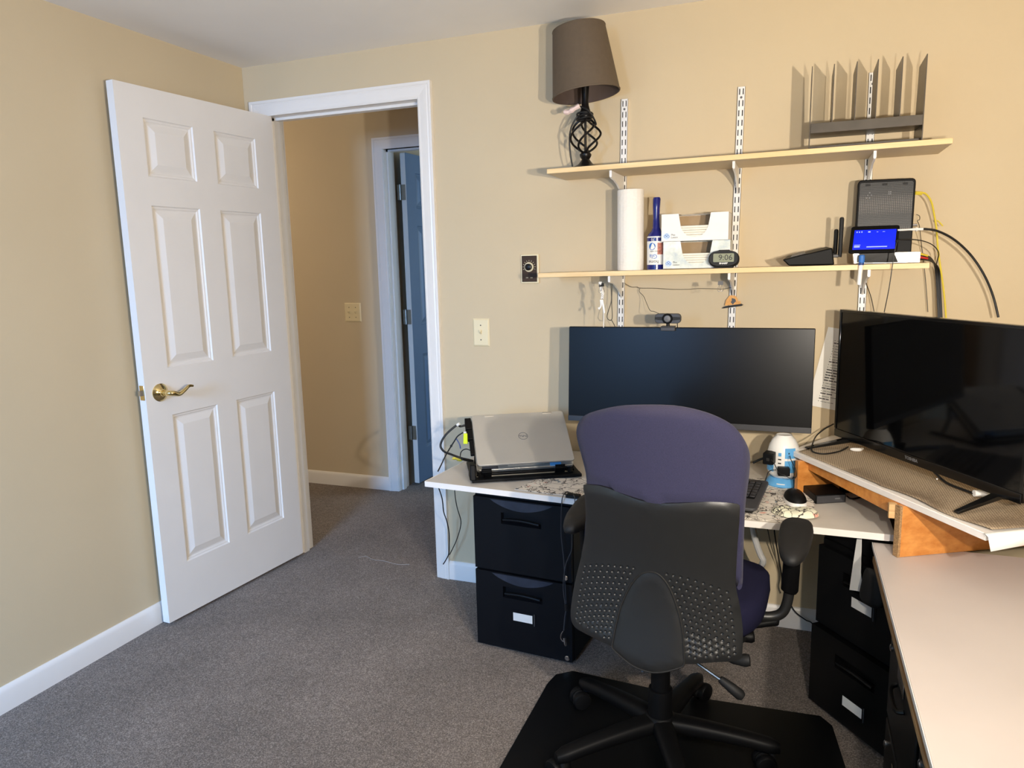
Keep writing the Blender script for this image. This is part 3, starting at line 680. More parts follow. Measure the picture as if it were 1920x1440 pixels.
# set-top box with a mirror black front
t = thing('media_box', 'silver media box with mirror black front under the tablet on the lower shelf', 'media box', (2.58, -.13, zl(2.58)+.0006))
z0 = zl(2.6)+.0014
mb = MB(); mb.hexa([(2.492, -.205, z0), (2.678, -.198, z0), (2.676, -.137, z0), (2.494, -.143, z0)], [(2.488, -.207, z0+.034), (2.678, -.2, z0+.033), (2.676, -.137, z0+.033), (2.490, -.143, z0+.034)]); obj('case', mb, 'silverl', t, .001)
mb = MB(); mb.hexa([(2.508, -.2062, z0+.002), (2.618, -.2022, z0+.002), (2.618, -.2012, z0+.002), (2.508, -.2050, z0+.002)], [(2.506, -.2080, z0+.032), (2.604, -.2043, z0+.032), (2.604, -.2033, z0+.032), (2.506, -.2068, z0+.032)]); obj('front_window', mb, 'blkg', t)
# tablet lying against the modem
BLt, BRt, TRt, TLt = Vector((2.474, -.222, z0+.0355)), Vector((2.612, -.218, z0+.0355)), Vector((2.620, -.149, z0+.115)), Vector((2.484, -.152, z0+.118))
TRt = BRt+(TLt-BLt)
t = thing('tablet', 'small tablet with glowing blue screen leaning on the black modem', 'tablet', BLt)
mb = MB(); nq = (BRt-BLt).cross(TLt-BLt).normalized(); eu = (BRt-BLt); ev = (TLt-BLt)
q = lambda a, b, d=0: BLt+eu*a+ev*b+nq*d
rr_ = [q(.5+x_/1.0, .5+y_/1.0) for x_, y_ in rrect(1, 1, .07, 4)]
mb.slab(rr_, .007); obj('case', mb, 'blk', t, .001)
mb = MB(); mb.slab([q(.075, .10, .0006), q(.94, .10, .0006), q(.94, .84, .0006), q(.075, .84, .0006)], .0005); sc = obj('screen', mb, 'tabscr', t)
mb = MB()
for a, b, w_, h_ in ((.12, .74, .02, .045), (.17, .74, .02, .045), (.22, .74, .02, .05), (.36, .74, .05, .04), (.54, .745, .03, .012), (.66, .75, .05, .01), (.10, .18, .12, .05), (.10, .26, .13, .015), (.36, .175, .42, .03)):
    mb.slab([q(a, b, .0010), q(a+w_, b, .0010), q(a+w_, b+h_, .0010), q(a, b+h_, .0010)], .0003)
obj('screen_symbols', mb, 'tabwht', sc)
# cap hanging on the shelf edge
px_ = at(1616, 486, y=-.262); x_ = px_.x
t = thing('hanging_marker', 'white and blue marker pen clipped upright on the shelf edge below the tablet', 'marker', (x_, -.262, 1.30))
mb = MB(); mb.tube([(x_-.004, -.2585, 1.290), (x_-.001, -.2585, 1.356)], .0065, 14); obj('barrel', mb, 'white', t)
mb = MB(); mb.tube([(x_-.001, -.2585, 1.357), (x_, -.2585, 1.362), (x_, -.2585, 1.378), (x_, -.2585, 1.381)], [.0075, .0088, .0085, .006], 14); obj('cap', mb, 'bluelb', t)
mb = MB(); mb.tube([(x_-.0011, -.2585, 1.350), (x_-.001, -.2585, 1.3565)], [.0080, .0082], 14); obj('collar', mb, 'navy', t)
# ------------------------------------------------------------------ wires and things hung on the standards
def binder_clip(name, x, y, z, m, label):
    t = thing(name, label, 'clip', (x, y, z))
    mb = MB(); mb.prism([(y-.008, z), (y+.008, z), (y+.001, z+.012), (y-.001, z+.012)], x-.008, x+.008, 'x'); obj('clamp', mb, m, t)
    for s in (-1, 1):
        mb = MB(); mb.tube(smooth([(x-.004, y+s*.007, z), (x-.005+s*.003, y+s*.012, z-.016), (x+s*.003, y+s*.014, z-.021), (x+.005+s*.003, y+s*.012, z-.016), (x+.004, y+s*.007, z)], 4), .0008, 6); obj('wire_handle', mb, 'steel', t)
    return t
zb_ = zl(1.7)-TH
p = at(1131, 522, x=sx(0, 1.32)-.012)
binder_clip('hanging_binder_clip', sx(0, 1.32)-.0180, p.y, zb_-.036, 'blkm', 'small black binder clip holding the white earbuds under the lower shelf')
p2 = at(1355, 521, x=sx(1, 1.32)-.012)
binder_clip('hanging_binder_clip', sx(1, 1.32)-.0180, p2.y, zl(2.1)-TH-.036, 'gray', 'silver binder clip on the bracket above the orange wooden ornament')
ye = p.y
t = thing('earbuds', 'white earbuds with twisted white cord hanging below the lower shelf', 'earbuds', at(1128, 560, y=ye))
mb = MB(); A = [at(u, v, y=ye) for u, v in ((1125, 529), (1127, 540), (1130, 550), (1129, 560))]
for ph in (0, 2.1, 4.2):
    mb.tube([Vector(q)+Vector((.004*math.cos(ph+i*.9), .004*math.sin(ph+i*.9), 0)) for i, q in enumerate(smooth(A, 8))], .0022, 6)
obj('twisted_cord', mb, 'white', t)
mb = MB(); mb.tube(smooth([at(u, v, y=ye) for u, v in ((1126, 562), (1127, 572), (1125, 577), (1122, 579))], 5), [.0028]*10+[.003, .004, .005, .0055, .005, .004], 10); obj('earpiece', mb, 'white', t)
mb = MB(); mb.tube([at(u, v, y=ye) for u, v in ((1129, 562), (1132, 578), (1133, 587))], .0036, 10); obj('earpiece', mb, 'white', t)
cable('lead', [at(u, v, y=ye) for u, v in ((1132, 587), (1132, 600), (1131.5, 617))], .0013, 'white', parent=t)
yc = -.12
cable('hanging_cable', [at(u, v, y=yc) for u, v in ((1145, 524), (1146, 545), (1146, 565), (1141, 582), (1138, 594), (1142, 600), (1147, 599), (1148, 590), (1147, 570), (1147.5, 545), (1149, 515))], .0016, 'grayw', 'dark looped cable hanging beside the left shelf standard')
cable('hanging_cable', [at(u, v, y=yc) for u, v in ((1146.5, 600), (1150, 606), (1153.5, 613), (1158, 625))], .0016, 'grayw', 'short dark cable end dropping behind the wide monitor near the left standard')
cable('hanging_string', [at(u, v, y=-.02) for u, v in ((1171, 531), (1184, 538), (1195, 538), (1200, 540), (1230, 540.5), (1260, 542.5), (1290, 542.5), (1310, 541), (1340, 541.5), (1356, 542), (1366, 540), (1375, 538), (1377, 528), (1379, 525))], .0010, 'grayw', 'thin brown string stretched between the left and middle shelf standards')
cable('hanging_string', [at(u, v, y=-.02-.17*k) for k, (u, v) in zip((0, .05, .2, .45, .75, 1, 1.2), ((1200, 541), (1199, 547), (1207, 556), (1213, 570), (1219, 582), (1226, 584), (1236, 588)))], .0010, 'grayw', 'thin brown string running from the taut string down to the webcam')
# ornament on the middle standard
oc = at(1374, 567, y=-.017); ox, oz = oc.x, oc.z
t = thing('wooden_ornament', 'small orange and black cut-out souvenir stuck on the middle shelf standard', 'ornament', (ox, -.017, oz-.02))
pr = [(-.028, -.012), (.028, -.006), (.026, .004), (.018, .004), (.015, .014), (.008, .024), (-.002, .027), (-.012, .024), (-.018, .016), (-.024, .008)]
obj('plaque', MB().prism([(ox+a, oz+b) for a, b in pr], -.016, -.0128, 'y'), 'mug', t)
mb = MB(); mb.prism([(ox+a, oz+b) for a, b in ((-.036, -.022), (-.020, -.020), (.030, -.013), (.037, -.009), (.030, -.005), (-.018, -.012), (-.030, -.015))], -.0185, -.0162, 'y'); bn = obj('banner', mb, 'blkm', t)
mb = MB(); mb.prism([(ox+a, oz+b) for a, b in ((-.004, .016), (.008, .012), (.011, .004), (.004, -.003), (.0, -.008), (-.004, -.002), (-.008, .0), (-.004, .006))], -.0172, -.0162, 'y'); obj('emblem', mb, 'grayd', t)
writing('lettering', 'HOME STATE', .006, (ox+.002, -.0186, oz-.0125), (1, 0, .1), (-.1, 0, 1), 'ivory', bn, .0002) if False else None
# paper sheet
t = thing('hanging_paper', 'white printed list taped on the wall between the monitor and the television', 'paper', (2.46, -.004, .84))
P0 = at(1553, 613, y=-.004); P1 = at(1522.5, 762, y=-.004); dn = (P1-P0).normalized(); dn = Vector((-.128, 0, -1)).normalized()
A = at(1553, 613, y=-.004); B = A+dn*.29; rg = Vector((-dn.z, 0, dn.x))*-1
rg = Vector((.97, 0, -.16)).normalized()
A = at(1553, 613, y=-.004); B = at(1513, 759, y=-.004)
mb = MB(); mb.slab([B, B+rg*.2, A+rg*.2, A], .0006); sh_ = obj('sheet', mb, 'paper', t)
mb = MB(); random.seed(3)
edge = lambda q: A+(B-A)*q
for k in range(24):
    q = .155+k*.0335; o_ = edge(q)+rg*.032; bold = k in (1, 8, 11, 12, 13, 14, 15, 18, 20, 22)
    ln = .028+.018*random.random()+(.006 if bold else .012); hh = .0035 if bold else .0014
    up_ = Vector((rg.x*0-rg.z, 0, rg.x))
    if not bold:
        mb.slab([o_+Vector((0, -.0008, 0)), o_+rg*.0025+Vector((0, -.0008, 0)), o_+rg*.0025+up_*.002+Vector((0, -.0008, 0)), o_+up_*.002+Vector((0, -.0008, 0))], .0004)
        o_ = o_+rg*.008
    n_w = random.randint(2, 4); x_ = 0
    for w_ in range(n_w):
        wl = ln/n_w*.86; a_ = o_+rg*x_+Vector((0, -.0008, 0)); mb.slab([a_, a_+rg*wl, a_+rg*wl+up_*hh, a_+up_*hh], .0004); x_ += ln/n_w
obj('printed_lines', mb, 'ink', sh_, fix=False)
# network cables at the shelf end
cable('hanging_ethernet_cable', [at(1716, 362, y=-.11), at(1722, 362, y=-.11), at(1735, 363, y=-.10), at(1746, 378, y=-.08), at(1752, 405, y=-.06), at(1756, 430, y=-.05), at(1759, 470, y=-.05), at(1766, 520, y=-.05), at(1771, 560, y=-.05), at(1774, 600, y=-.06)], .0028, 'yellow', 'yellow ethernet cable curving from the modem down the wall to the television')
mb = MB(); a = at(1716, 362, y=-.11); b = at(1729, 362.5, y=-.105); mb.tube([a, b], .0055, 4); 
setp(obj('plug', mb, 'yellow', bpy.data.objects['hanging_ethernet_cable']), None)
mb = MB(); a = at(1757, 413, y=-.055); mb.tube([a, at(1762, 417, y=-.055), at(1768, 424, y=-.055)], .002, 6); obj('cable_tie', mb, 'yellow', bpy.data.objects['hanging_ethernet_cable'])
cable('tablet_cable', [at(1709, 430, y=-.155), at(1735, 429.5, y=-.155), at(1760, 434, y=-.15), at(1790, 450, y=-.13), at(1820, 478, y=-.11), at(1845, 515, y=-.10), at(1862, 555, y=-.09), at(1872, 595, y=-.09)], .0036, 'rubber', 'thick black cable arching from the tablet down behind the television')
uc = bpy.data.objects['tablet_cable']
mb = MB(); mb.tube([at(1683, 431.6, y=-.163), at(1706, 430.4, y=-.156), at(1716, 430, y=-.156), at(1731, 429.6, y=-.156)], [.003, .003, .0045, .004], 10); setp(obj('plug', mb, 'white', uc), 'white plug')
mb = MB(); mb.tube([at(1717.5, 430, y=-.156), at(1720, 430, y=-.156)], .0065, 10); obj('ferrule', mb, 'white', uc)
t = thing('hanging_cable_bundle', 'thick bundle of black cables dropping straight from the right end of the lower shelf', 'cables', at(1762, 590, y=-.065))
for k, off in enumerate((-3.2, -1.1, 1.1, 3.2)):
    o = cable('cable', [at(1724, 476+k*3.2, y=-.19), at(1735, 478+k*3.0, y=-.17), at(1748, 486+k*2-off*.4, y=-.12), at(1757+off, 505, y=-.07-.003*(k % 2)), at(1760+off, 540, y=-.06-.003*(k % 2)), at(1763+off, 600, y=-.065)], .0026, 'rubber', parent=t)
    if k in (0, 2):
        mb = MB(); mb.tube([at(1724, 476+k*3.2, y=-.19), at(1739, 479.5+k*2.6, y=-.165)], [.0046, .0032], 8); setp(obj('plug', mb, 'yellow' if k == 0 else 'red', o), ('yellow' if k == 0 else 'red')+' plug')
cable('hanging_power_cable', [at(1678, 452, y=-.262), at(1690, 449.5, y=-.26), at(1712, 449, y=-.24), at(1735, 453, y=-.2), at(1752, 462, y=-.15), at(1760, 475, y=-.11), at(1757, 490, y=-.09), at(1754, 505, y=-.075)], .0016, 'rubber', 'thin black cable looping from the tablet edge over to the cable bundle')
cable('hanging_power_cable', [at(1688, 449.5, y=-.263), at(1682, 454, y=-.266), at(1678, 470, y=-.268), at(1673, 500, y=-.268), at(1667, 540, y=-.268), at(1658, 585, y=-.26)], .0014, 'rubber', 'thin black cable hanging in front of the lower shelf towards the television')
cable('hanging_wire', [at(1622, 525, y=-.02), at(1628, 542, y=-.02), at(1634, 560, y=-.03), at(1640, 590, y=-.04)], .0012, 'rubber', 'thin dark wire bowing out beside the right shelf standard')
cable('hanging_wire', [at(1718, 402, y=-.10), at(1724, 405, y=-.10), at(1724, 412, y=-.09), at(1720, 414, y=-.09), at(1724, 425, y=-.07), at(1728, 460, y=-.03), at(1735, 520, y=-.02), at(1740, 585, y=-.02)], .0012, 'grayw', 'thin brown wire dropping from the side of the modem along the wall')
# ================================================================== desk
DZ = .630; DT = .018
D_ = thing('desk', 'pale grey laminate computer desk along the back wall with white front edge', 'desk', (1.86, -.3, 0))
fl, fm, fr = (1.128, -.566), (2.21, -.648), (2.60, -.648)
mb = MB(); mb.prism([fl, (1.70, -.604), fm, fr, (2.60, -.003), (1.178, -.021)], DZ-DT, DZ, 'z'); dt = obj('desktop', mb, 'desk', D_, .0015)
mb = MB()
fe = [fl, (1.70, -.604), fm, (2.585, -.648)]
for (a, b) in zip(fe, fe[1:]):
    mb.hexa([(a[0], a[1]-.0022, DZ-DT-.001), (b[0], b[1]-.0022, DZ-DT-.001), (b[0], b[1]-.0002, DZ-DT-.001), (a[0], a[1]-.0002, DZ-DT-.001)], [(a[0], a[1]-.0022, DZ+.0003), (b[0], b[1]-.0022, DZ+.0003), (b[0], b[1]-.0002, DZ+.0003), (a[0], a[1]-.0002, DZ+.0003)])
obj('front_edge', mb, 'deskedge', D_)
mb = MB(); mb.hexa([(1.126, -.566, DZ-DT-.001), (1.1278, -.566, DZ-DT-.001), (1.1778, -.022, DZ-DT-.001), (1.176, -.022, DZ-DT-.001)], [(1.126, -.566, DZ+.0003), (1.1278, -.566, DZ+.0003), (1.1778, -.022, DZ+.0003), (1.176, -.022, DZ+.0003)])
obj('side_edge', mb, 'deskedge', D_)
obj('cleat', MB().box(1.245, 1.50, -.515, -.03, DZ-DT-.0155, DZ-DT-.0005), 'rawwood', D_, .001)
mb = MB(); mb.tube(smooth([at(1411, 985, y=-.22), at(1417, 1015, y=-.22), at(1426, 1040, y=-.22), at(1431, 1050, y=-.22), at(1428, 1060, y=-.2), at(1420, 1068, y=-.1), at(1412, 1075, y=-.02)], 5), .011, 10); obj('support_bracket', mb, 'wmetal', D_)
mb = MB(); mb.box(1.20, 1.238, -.40, -.36, 0, DZ-DT-.001)
mb = MB(); mb.box(2.585, 2.602, -.6505, -.6485, DZ-DT, DZ); obj('corner_film', mb, 'clear', D_)
# ------------------------------------------------------------------ worktable on the right
TZ = .600
W_ = thing('worktable', 'cream topped side table on layered plywood running towards the camera', 'table', (2.95, -1.5, 0))
obj('tabletop', MB().box(2.546, RX-.02, -2.55, -.64, TZ-.006, TZ), 'wt', W_, .0015)
obj('side_edge', MB().box(2.5445, 2.5458, -2.55, -.64, TZ-.012, TZ+.0003), 'deskedge', W_)
for k in range(3):
    obj('plywood_layer', MB().box(2.5485+.003*(k % 2), RX-.02, -2.55, -.64, TZ-.0065-.0165*(k+1), TZ-.0065-.0165*k-.0006), 'ply', W_, .0008)
for x_, y_ in ((2.95, -.72), (RX-.1, -2.48), (RX-.1, -.72), (2.62, -2.48)):
    obj('leg', MB().box(x_-.03, x_+.03, y_-.03, y_+.03, 0, TZ-.057), 'rawwood', W_, .003)
# ------------------------------------------------------------------ filing cabinets
def file_cabinet(name, label, w, d, h, loc, rz, hsplit, mt, pull=(0, 0), labels=(1, 1), locks=(), group='black two drawer filing cabinets'):
    t = thing(name, label, 'filing cabinet', loc, rz, group)
    T = mtx(t)
    mb = MB(); mb.M = T; mb.box(0, w, .012, d, .012, h); mb.box(.012, w-.012, .02, d-.02, 0, .0118); obj('body', mb, mt, t, .004)
    for k, (z0, z1) in enumerate(((hsplit+.004, h-.022), (.014, hsplit-.004))):
        p = pull[k]; yf = -p-.004
        mb = MB(); mb.M = T; mb.k = 0
        hx0, hx1 = w*.5-.076+.012*0, w*.5+.076; hz1 = z1-.048; hz0 = hz1-.042
        # face with a sunken hand-hold
        fx = [0.002, hx0, hx1, w-.002]; fz = [z0, hz0, hz1, z1]
        for i in range(3):
            for j in range(3):
                if i == 1 and j == 1:
                    a, b, c_, e = fx[1], fx[2], fz[1], fz[2]; g = .022
                    vs = [(a, yf, c_), (b, yf, c_), (b, yf, e), (a, yf, e), (a+.004, yf+g, c_+.012), (b-.004, yf+g, c_+.012), (b-.004, yf+g, e-.003), (a+.004, yf+g, e-.003)]
                    mb.add(vs, [(0, 1, 5, 4), (1, 2, 6, 5), (2, 3, 7, 6), (3, 0, 4, 7), (4, 5, 6, 7)])
                else: mb.add([(fx[i], yf, fz[j]), (fx[i+1], yf, fz[j]), (fx[i+1], yf, fz[j+1]), (fx[i], yf, fz[j+1])], [(0, 1, 2, 3)])
        mb.add([(.002, yf, z0), (w-.002, yf, z0), (w-.002, .0115, z0), (.002, .0115, z0), (.002, yf, z1), (w-.002, yf, z1), (w-.002, .0115, z1), (.002, .0115, z1)], [(0, 1, 2, 3), (4, 5, 6, 7), (1, 2, 6, 5), (0, 3, 7, 4)])
        dr = obj('drawer', mb, mt, t, 0, fix=False)
        mb = MB(); mb.M = T; mb.tube(smooth([(hx0+.008, yf-.001, hz0+.016), (w*.5, yf-.003, hz0+.020), (hx1-.008, yf-.001, hz0+.014)], 6), .005, 8); obj('handle', mb, mt, dr)
        # crescent shaped recess above the hand-hold
        mb = MB(); mb.M = T; n = 16; top = []; bot = []
        for i in range(n+1):
            q = i/n; x_ = w*.5-.118+.236*q; top.append((x_, z1-.004)); bot.append((x_, z1-.004-.034*math.sin(PI*q)**.8))
        mb.add([(a, yf-.0006, b) for a, b in top]+[(a, yf-.0006, b) for a, b in bot], [(i+1, i, n+1+i, n+2+i) for i in range(n)]); obj('finger_scoop', mb, 'cabgr' if mt == 'cabblk' else mt, dr)
        if labels[k]:
            lz = (z0+z1)/2-.012 if mt == 'cabblk' else (.396, .090)[k]
            mb = MB(); mb.M = T; mb.prism(rrect(.098, .046, .002, 2, w*.5+.003, lz), yf-.0012, yf-.0002, 'y'); lh = obj('label_holder', mb, mt, dr)
            mb = MB(); mb.M = T; mb.box(w*.5-.037, w*.5+.037, yf-.0018, yf-.0013, lz-.015, lz+.015); setp(obj('paper_label', mb, 'paper', dr), 'blank white paper label')
            mb = MB(); mb.M = T; mb.box(w*.5+.044, w*.5+.0455, yf-.0035, yf-.0013, lz-.022, lz+.022); obj('holder_lip', mb, 'gray', dr)
        if k < len(locks) and locks[k]:
            x_, z_ = locks[k]; mb = MB(); mb.M = T @ Matrix.Translation((x_, yf, z_)) @ Rv; mb.lathe([(0, 0), (.009, 0), (.009, .003), (.0075, .005), (.0045, .005), (.004, .0035), (0, .0035)], 20); setp(obj('lock', mb, 'steel', dr), 'chrome lock')
    return t
c1 = file_cabinet('file_cabinet', 'black plastic two drawer filing cabinet under the left end of the desk', .372, .45, .594, (1.281, -.498, 0), math.radians(-4.2), .302, 'cabblk', labels=(0, 1), locks=((.350, .322), (.352, .028)))
dg = math.atan2(-.267, .218)
c2 = file_cabinet('file_cabinet', 'black filing cabinet turned diagonally in the corner under the desk', .36, .30, .540, (2.420, -.474, 0), dg, .268, 'cabdark', pull=(0, .014), labels=(1, 1))
mb = MB(); mb.M = mtx(c2); mb.box(.001, .195, .012, .30, .5405, .590); obj('top_rail', mb, 'cabdark', c2, .002)
# near cabinet under the side table, facing the chair
def drawer_unit(y0, y1, label):
    t = thing('drawer_cabinet', label, 'cabinet', (2.9, (y0+y1)/2, 0), group='black drawer cabinets under the side table')
    obj('body', MB().box(2.585, 3.0, y0, y1, .006, .540), 'cabdark', t, .003)
    for k, (z0, z1) in enumerate(((.285, .520), (.030, .272))):
        dr = obj('drawer', MB().box(2.566, 2.584, y0+.012, y1-.012, z0, z1), 'cabdark', t, .004)
        ym = (y0+y1)/2
        mb = MB(); mb.tube(smooth([(2.566, ym-.055, z1-.085), (2.552, ym-.045, z1-.09), (2.549, ym, z1-.092), (2.552, ym+.045, z1-.09), (2.566, ym+.055, z1-.085)], 4), .005, 8); obj('handle', mb, 'cabdark', dr)
        mb = MB(); mb.box(2.563, 2.5655, ym-.045, ym+.045, z1-.062, z1-.024); lh = obj('label_holder', mb, 'steel', dr, .001)
        mb = MB(); mb.M = Matrix.Translation((2.5655, y1-.05, z1-.05)) @ Matrix.Rotation(-PI/2, 4, 'Y'); mb.lathe([(0, 0), (.009, 0), (.009, .004), (.006, .006), (0, .006)], 18); obj('lock', mb, 'steel', dr)
drawer_unit(-1.34, -.93, 'black drawer cabinet under the side table, the farther one beside the diagonal filing cabinet')
drawer_unit(-1.78, -1.36, 'black drawer cabinet under the side table, nearest the camera')
# pale sheet and bag wedged between the diagonal cabinet and the table
dvec = Vector((.218, -.267, 0)).normalized(); dn_ = Vector((dvec.y, -dvec.x, 0))
fp = lambda d_, z_, o_=.010: Vector((2.421, -.466, z_))+dvec*d_+dn_*o_
t = thing('folder_sheet', 'pale curved sheet hanging down the diagonal filing cabinet front under the desk', 'paper', fp(.16, .42))
mb = MB(); A_ = [fp(a, z_, .018) for a, z_ in ((.165, .606), (.180, .606), (.182, .55), (.184, .50), (.192, .465), (.200, .448), (.17, .440), (.146, .432), (.153, .50))]; mb.slab(A_, .0012); obj('sheet', mb, 'paper', t)
t = thing('cloth_bag', 'black soft bag hanging between the diagonal cabinet and the side table', 'bag', fp(.24, .40))
mb = MB(); vs = []
for i, (z_, r_) in enumerate(((.540, .004), (.538, .024), (.52, .032), (.49, .036), (.47, .040), (.452, .042), (.440, .036), (.434, .015))):
    for k in range(16):
        a = 2*PI*k/16; vs.append(fp(.250, z_, .042)+dvec*(r_*1.0*math.cos(a))+dn_*(.022*r_/.052*math.sin(a)))
mb.add(vs, [(i*16+k, i*16+(k+1) % 16, i*16+16+(k+1) % 16, i*16+16+k) for i in range(7) for k in range(16)]+[list(range(16)), list(range(112, 128))]); obj('pouch', mb, 'blkm', t, sub=1)
# ------------------------------------------------------------------ riser for the television
RZ = .757
K = [(2.336, -.297), (2.741, -.941), (2.90, -.832), (3.33, -.60), (3.33, -.03), (2.46, -.03), (2.356, -.225)]
S2 = thing('tv_riser', 'corner riser with varnished wood sides and pale grey top carrying the television', 'riser', (2.8, -.4, TZ))
mb = MB(); mb.prism(K, RZ-.018, RZ-.0005, 'z'); obj('top_panel', mb, 'deskedge', S2, .0015)
ft = Vector((.405, -.644, 0)).normalized(); fnm = Vector((ft.y, -ft.x, 0))
# front rail under the top
a = Vector((2.357, -.290, 0)); b = Vector((2.600, -.722, 0)); rl = (b-a).normalized(); rn = Vector((-rl.y, rl.x, 0))
mb = MB(); z0 = DZ+.072; 
mb.hexa([(a.x, a.y, z0+.008), (b.x, b.y, z0), (b.x+rn.x*.016, b.y+rn.y*.016, z0), (a.x+rn.x*.016, a.y+rn.y*.016, z0+.008)], [(a.x, a.y, RZ-.0185), (b.x, b.y, RZ-.0185), (b.x+rn.x*.016, b.y+rn.y*.016, RZ-.0185), (a.x+rn.x*.016, a.y+rn.y*.016, RZ-.0185)])
obj('front_rail', mb, 'orange', S2)
# left board standing on the desk
e = Vector((.60, .36, 0)).normalized(); en = Vector((-e.y, e.x, 0)); p = Vector((2.352, -.352, 0))
mb = MB(); q = lambda s_, o_: p+e*s_+en*o_
mb.hexa([tuple((q(s_, o_)+Vector((0, 0, DZ+.0006)))) for s_, o_ in ((0, 0), (.36, 0), (.36, .018), (0, .018))], [tuple((q(s_, o_)+Vector((0, 0, RZ-.0186)))) for s_, o_ in ((0, 0), (.36, 0), (.36, .018), (0, .018))])
obj('side_panel', mb, 'orange', S2, .001)
# right board standing on the side table
p3 = Vector((2.596, -.738, 0)); e3 = Vector((.243, .138, 0)).normalized(); n3 = Vector((-e3.y, e3.x, 0))
mb = MB(); q = lambda s_, o_: p3+e3*s_+n3*o_
mb.hexa([tuple((q(s_, o_)+Vector((0, 0, TZ+.0006)))) for s_, o_ in ((.006, 0), (.72, 0), (.72, .018), (.006, .018))], [tuple((q(s_, o_)+Vector((0, 0, RZ-.0186)))) for s_, o_ in ((.006, 0), (.72, 0), (.72, .018), (.006, .018))])
obj('side_panel', mb, 'orange', S2, .001)
mb = MB(); mb.hexa([tuple((q(s_, o_)+Vector((0, 0, TZ+.0006)))) for s_, o_ in ((-.001, -.0005), (.0055, -.0005), (.0055, .0185), (-.001, .0185))], [tuple((q(s_, o_)+Vector((0, 0, RZ-.0186)))) for s_, o_ in ((-.001, -.0005), (.0055, -.0005), (.0055, .0185), (-.001, .0185))]); setp(obj('plywood_end', mb, 'ply', S2), 'raw plywood end grain')
mb = MB(); c_ = p3+n3*.026; mb.box(c_.x-.012, c_.x+.008, c_.y-.004, c_.y+.016, RZ-.058, RZ-.0200); obj('corner_block', mb, 'rawwood', S2, .001)
# paper sleeve folded over the front corner
mb = MB(); a = Vector((2.7405, -.9425, 0)); b = Vector((2.90, -.834, 0)); u_ = (b-a).normalized(); o_ = Vector((u_.y, -u_.x, 0))
mb.add([tuple(a-u_*.004+Vector((0, 0, RZ+.0008))), tuple(b+Vector((0, 0, RZ+.0008))), tuple(b+o_*.012+Vector((0, 0, RZ-.002))), tuple(a+o_*.012-u_*.006+Vector((0, 0, RZ-.003))),
        tuple(a+o_*.016-u_*.0+Vector((0, 0, RZ-.036))), tuple(b+o_*.018+Vector((0, 0, RZ-.026)))], [(0, 1, 2, 3), (3, 2, 5, 4)])
cv = obj('paper_cover', mb, 'paper', S2, fix=False); sm = cv.modifiers.new('solid', 'SOLIDIFY'); sm.thickness = .0012
# grip liner on the riser, with a few waves
mb = MB(); nx, ny = 60, 26; vs = []
f0, f1 = Vector((2.352, -.303, 0)), Vector((2.752, -.930, 0)); g0, g1 = Vector((2.50, -.07, 0)), Vector((3.30, -.60, 0))
for j in range(ny+1):
    for i in range(nx+1):
        s_, v_ = i/nx, j/ny
        pz = f0.lerp(f1, s_).lerp(g0.lerp(g1, s_), v_)
        fade = max(0, 1-v_*2.2)
        z_ = RZ+.0012+.0042*max(0, s_-.45)/.55*(1+math.sin(6.5*s_*PI+v_*5))*.5*fade+.002*max(0, math.sin(9*v_+3*s_))*fade*(s_ > .3)
        if j == 0: pz = pz+fnm*(.006*math.sin(s_*17))*(s_ > .5)
        vs.append((pz.x, pz.y, z_))
mb.add(vs, [(j*(nx+1)+i, j*(nx+1)+i+1, (j+1)*(nx+1)+i+1, (j+1)*(nx+1)+i) for j in range(ny) for i in range(nx)])
ln = obj('grip_liner', mb, 'liner', fix=False); setp(ln, 'beige non-slip mesh liner spread over the riser under the television', 'mat')
sm = ln.modifiers.new('solid', 'SOLIDIFY'); sm.thickness = .0010; sm.offset = 1
# ------------------------------------------------------------------ television
tl_ = Vector((2.463, -.180, 0)); td = Vector((.5115, -.8593, 0)).normalized(); tb = Vector((.8593, .5115, 0)).normalized()
if tb.dot(Vector((1, 1, 0))) < 0: tb = -tb
TW = .735; Z0, Z1 = .7935, 1.2095
TVt = thing('television', 'flat black television on two splayed feet standing on the corner riser', 'television', tl_+td*TW/2+Vector((0, 0, RZ)))
TVM = Matrix(((td.x, tb.x, 0, tl_.x), (td.y, tb.y, 0, tl_.y), (0, 0, 1, 0), (0, 0, 0, 1)))
mb = MB(); mb.M = TVM; mb.box(0, TW, 0, .022, Z0, Z1); mb.hexa([(.08, .022, Z0+.02), (TW-.08, .022, Z0+.02), (TW-.12, .06, Z0+.04), (.12, .06, Z0+.04)], [(.08, .022, Z0+.28), (TW-.08, .022, Z0+.28), (TW-.12, .06, Z0+.25), (.12, .06, Z0+.25)]); obj('cabinet', mb, 'blkg', TVt, .003)
mb = MB(); mb.M = TVM; mb.box(.010, TW-.010, -.0012, -.0002, Z0+.024, Z1-.010); obj('screen', mb, 'tvscreen', TVt)
mb = MB(); mb.M = TVM; mb.box(0.002, TW-.002, -.0045, -.0005, Z0-.002, Z0+.0235); bz_ = obj('lower_bezel', mb, 'blkg', TVt, .0015)
for a0_, a1_ in ((.0, .009), (TW-.009, TW)):
    mb = MB(); mb.M = TVM; mb.box(a0_, a1_, -.004, -.0003, Z0+.024, Z1-.0005); obj('side_bezel', mb, 'blkg', TVt, .0012)
mb = MB(); mb.M = TVM; mb.box(.009, TW-.009, -.004, -.0003, Z1-.009, Z1-.0005); obj('top_bezel', mb, 'blkg', TVt, .0012)
wp = TVM @ Vector((TW/2-.001, -.0046, Z0+.012))
writing('lettering', 'TOSHIBA', .0125, wp, td, (0, 0, 1), 'gray', bz_, .0003, bold=.0002)
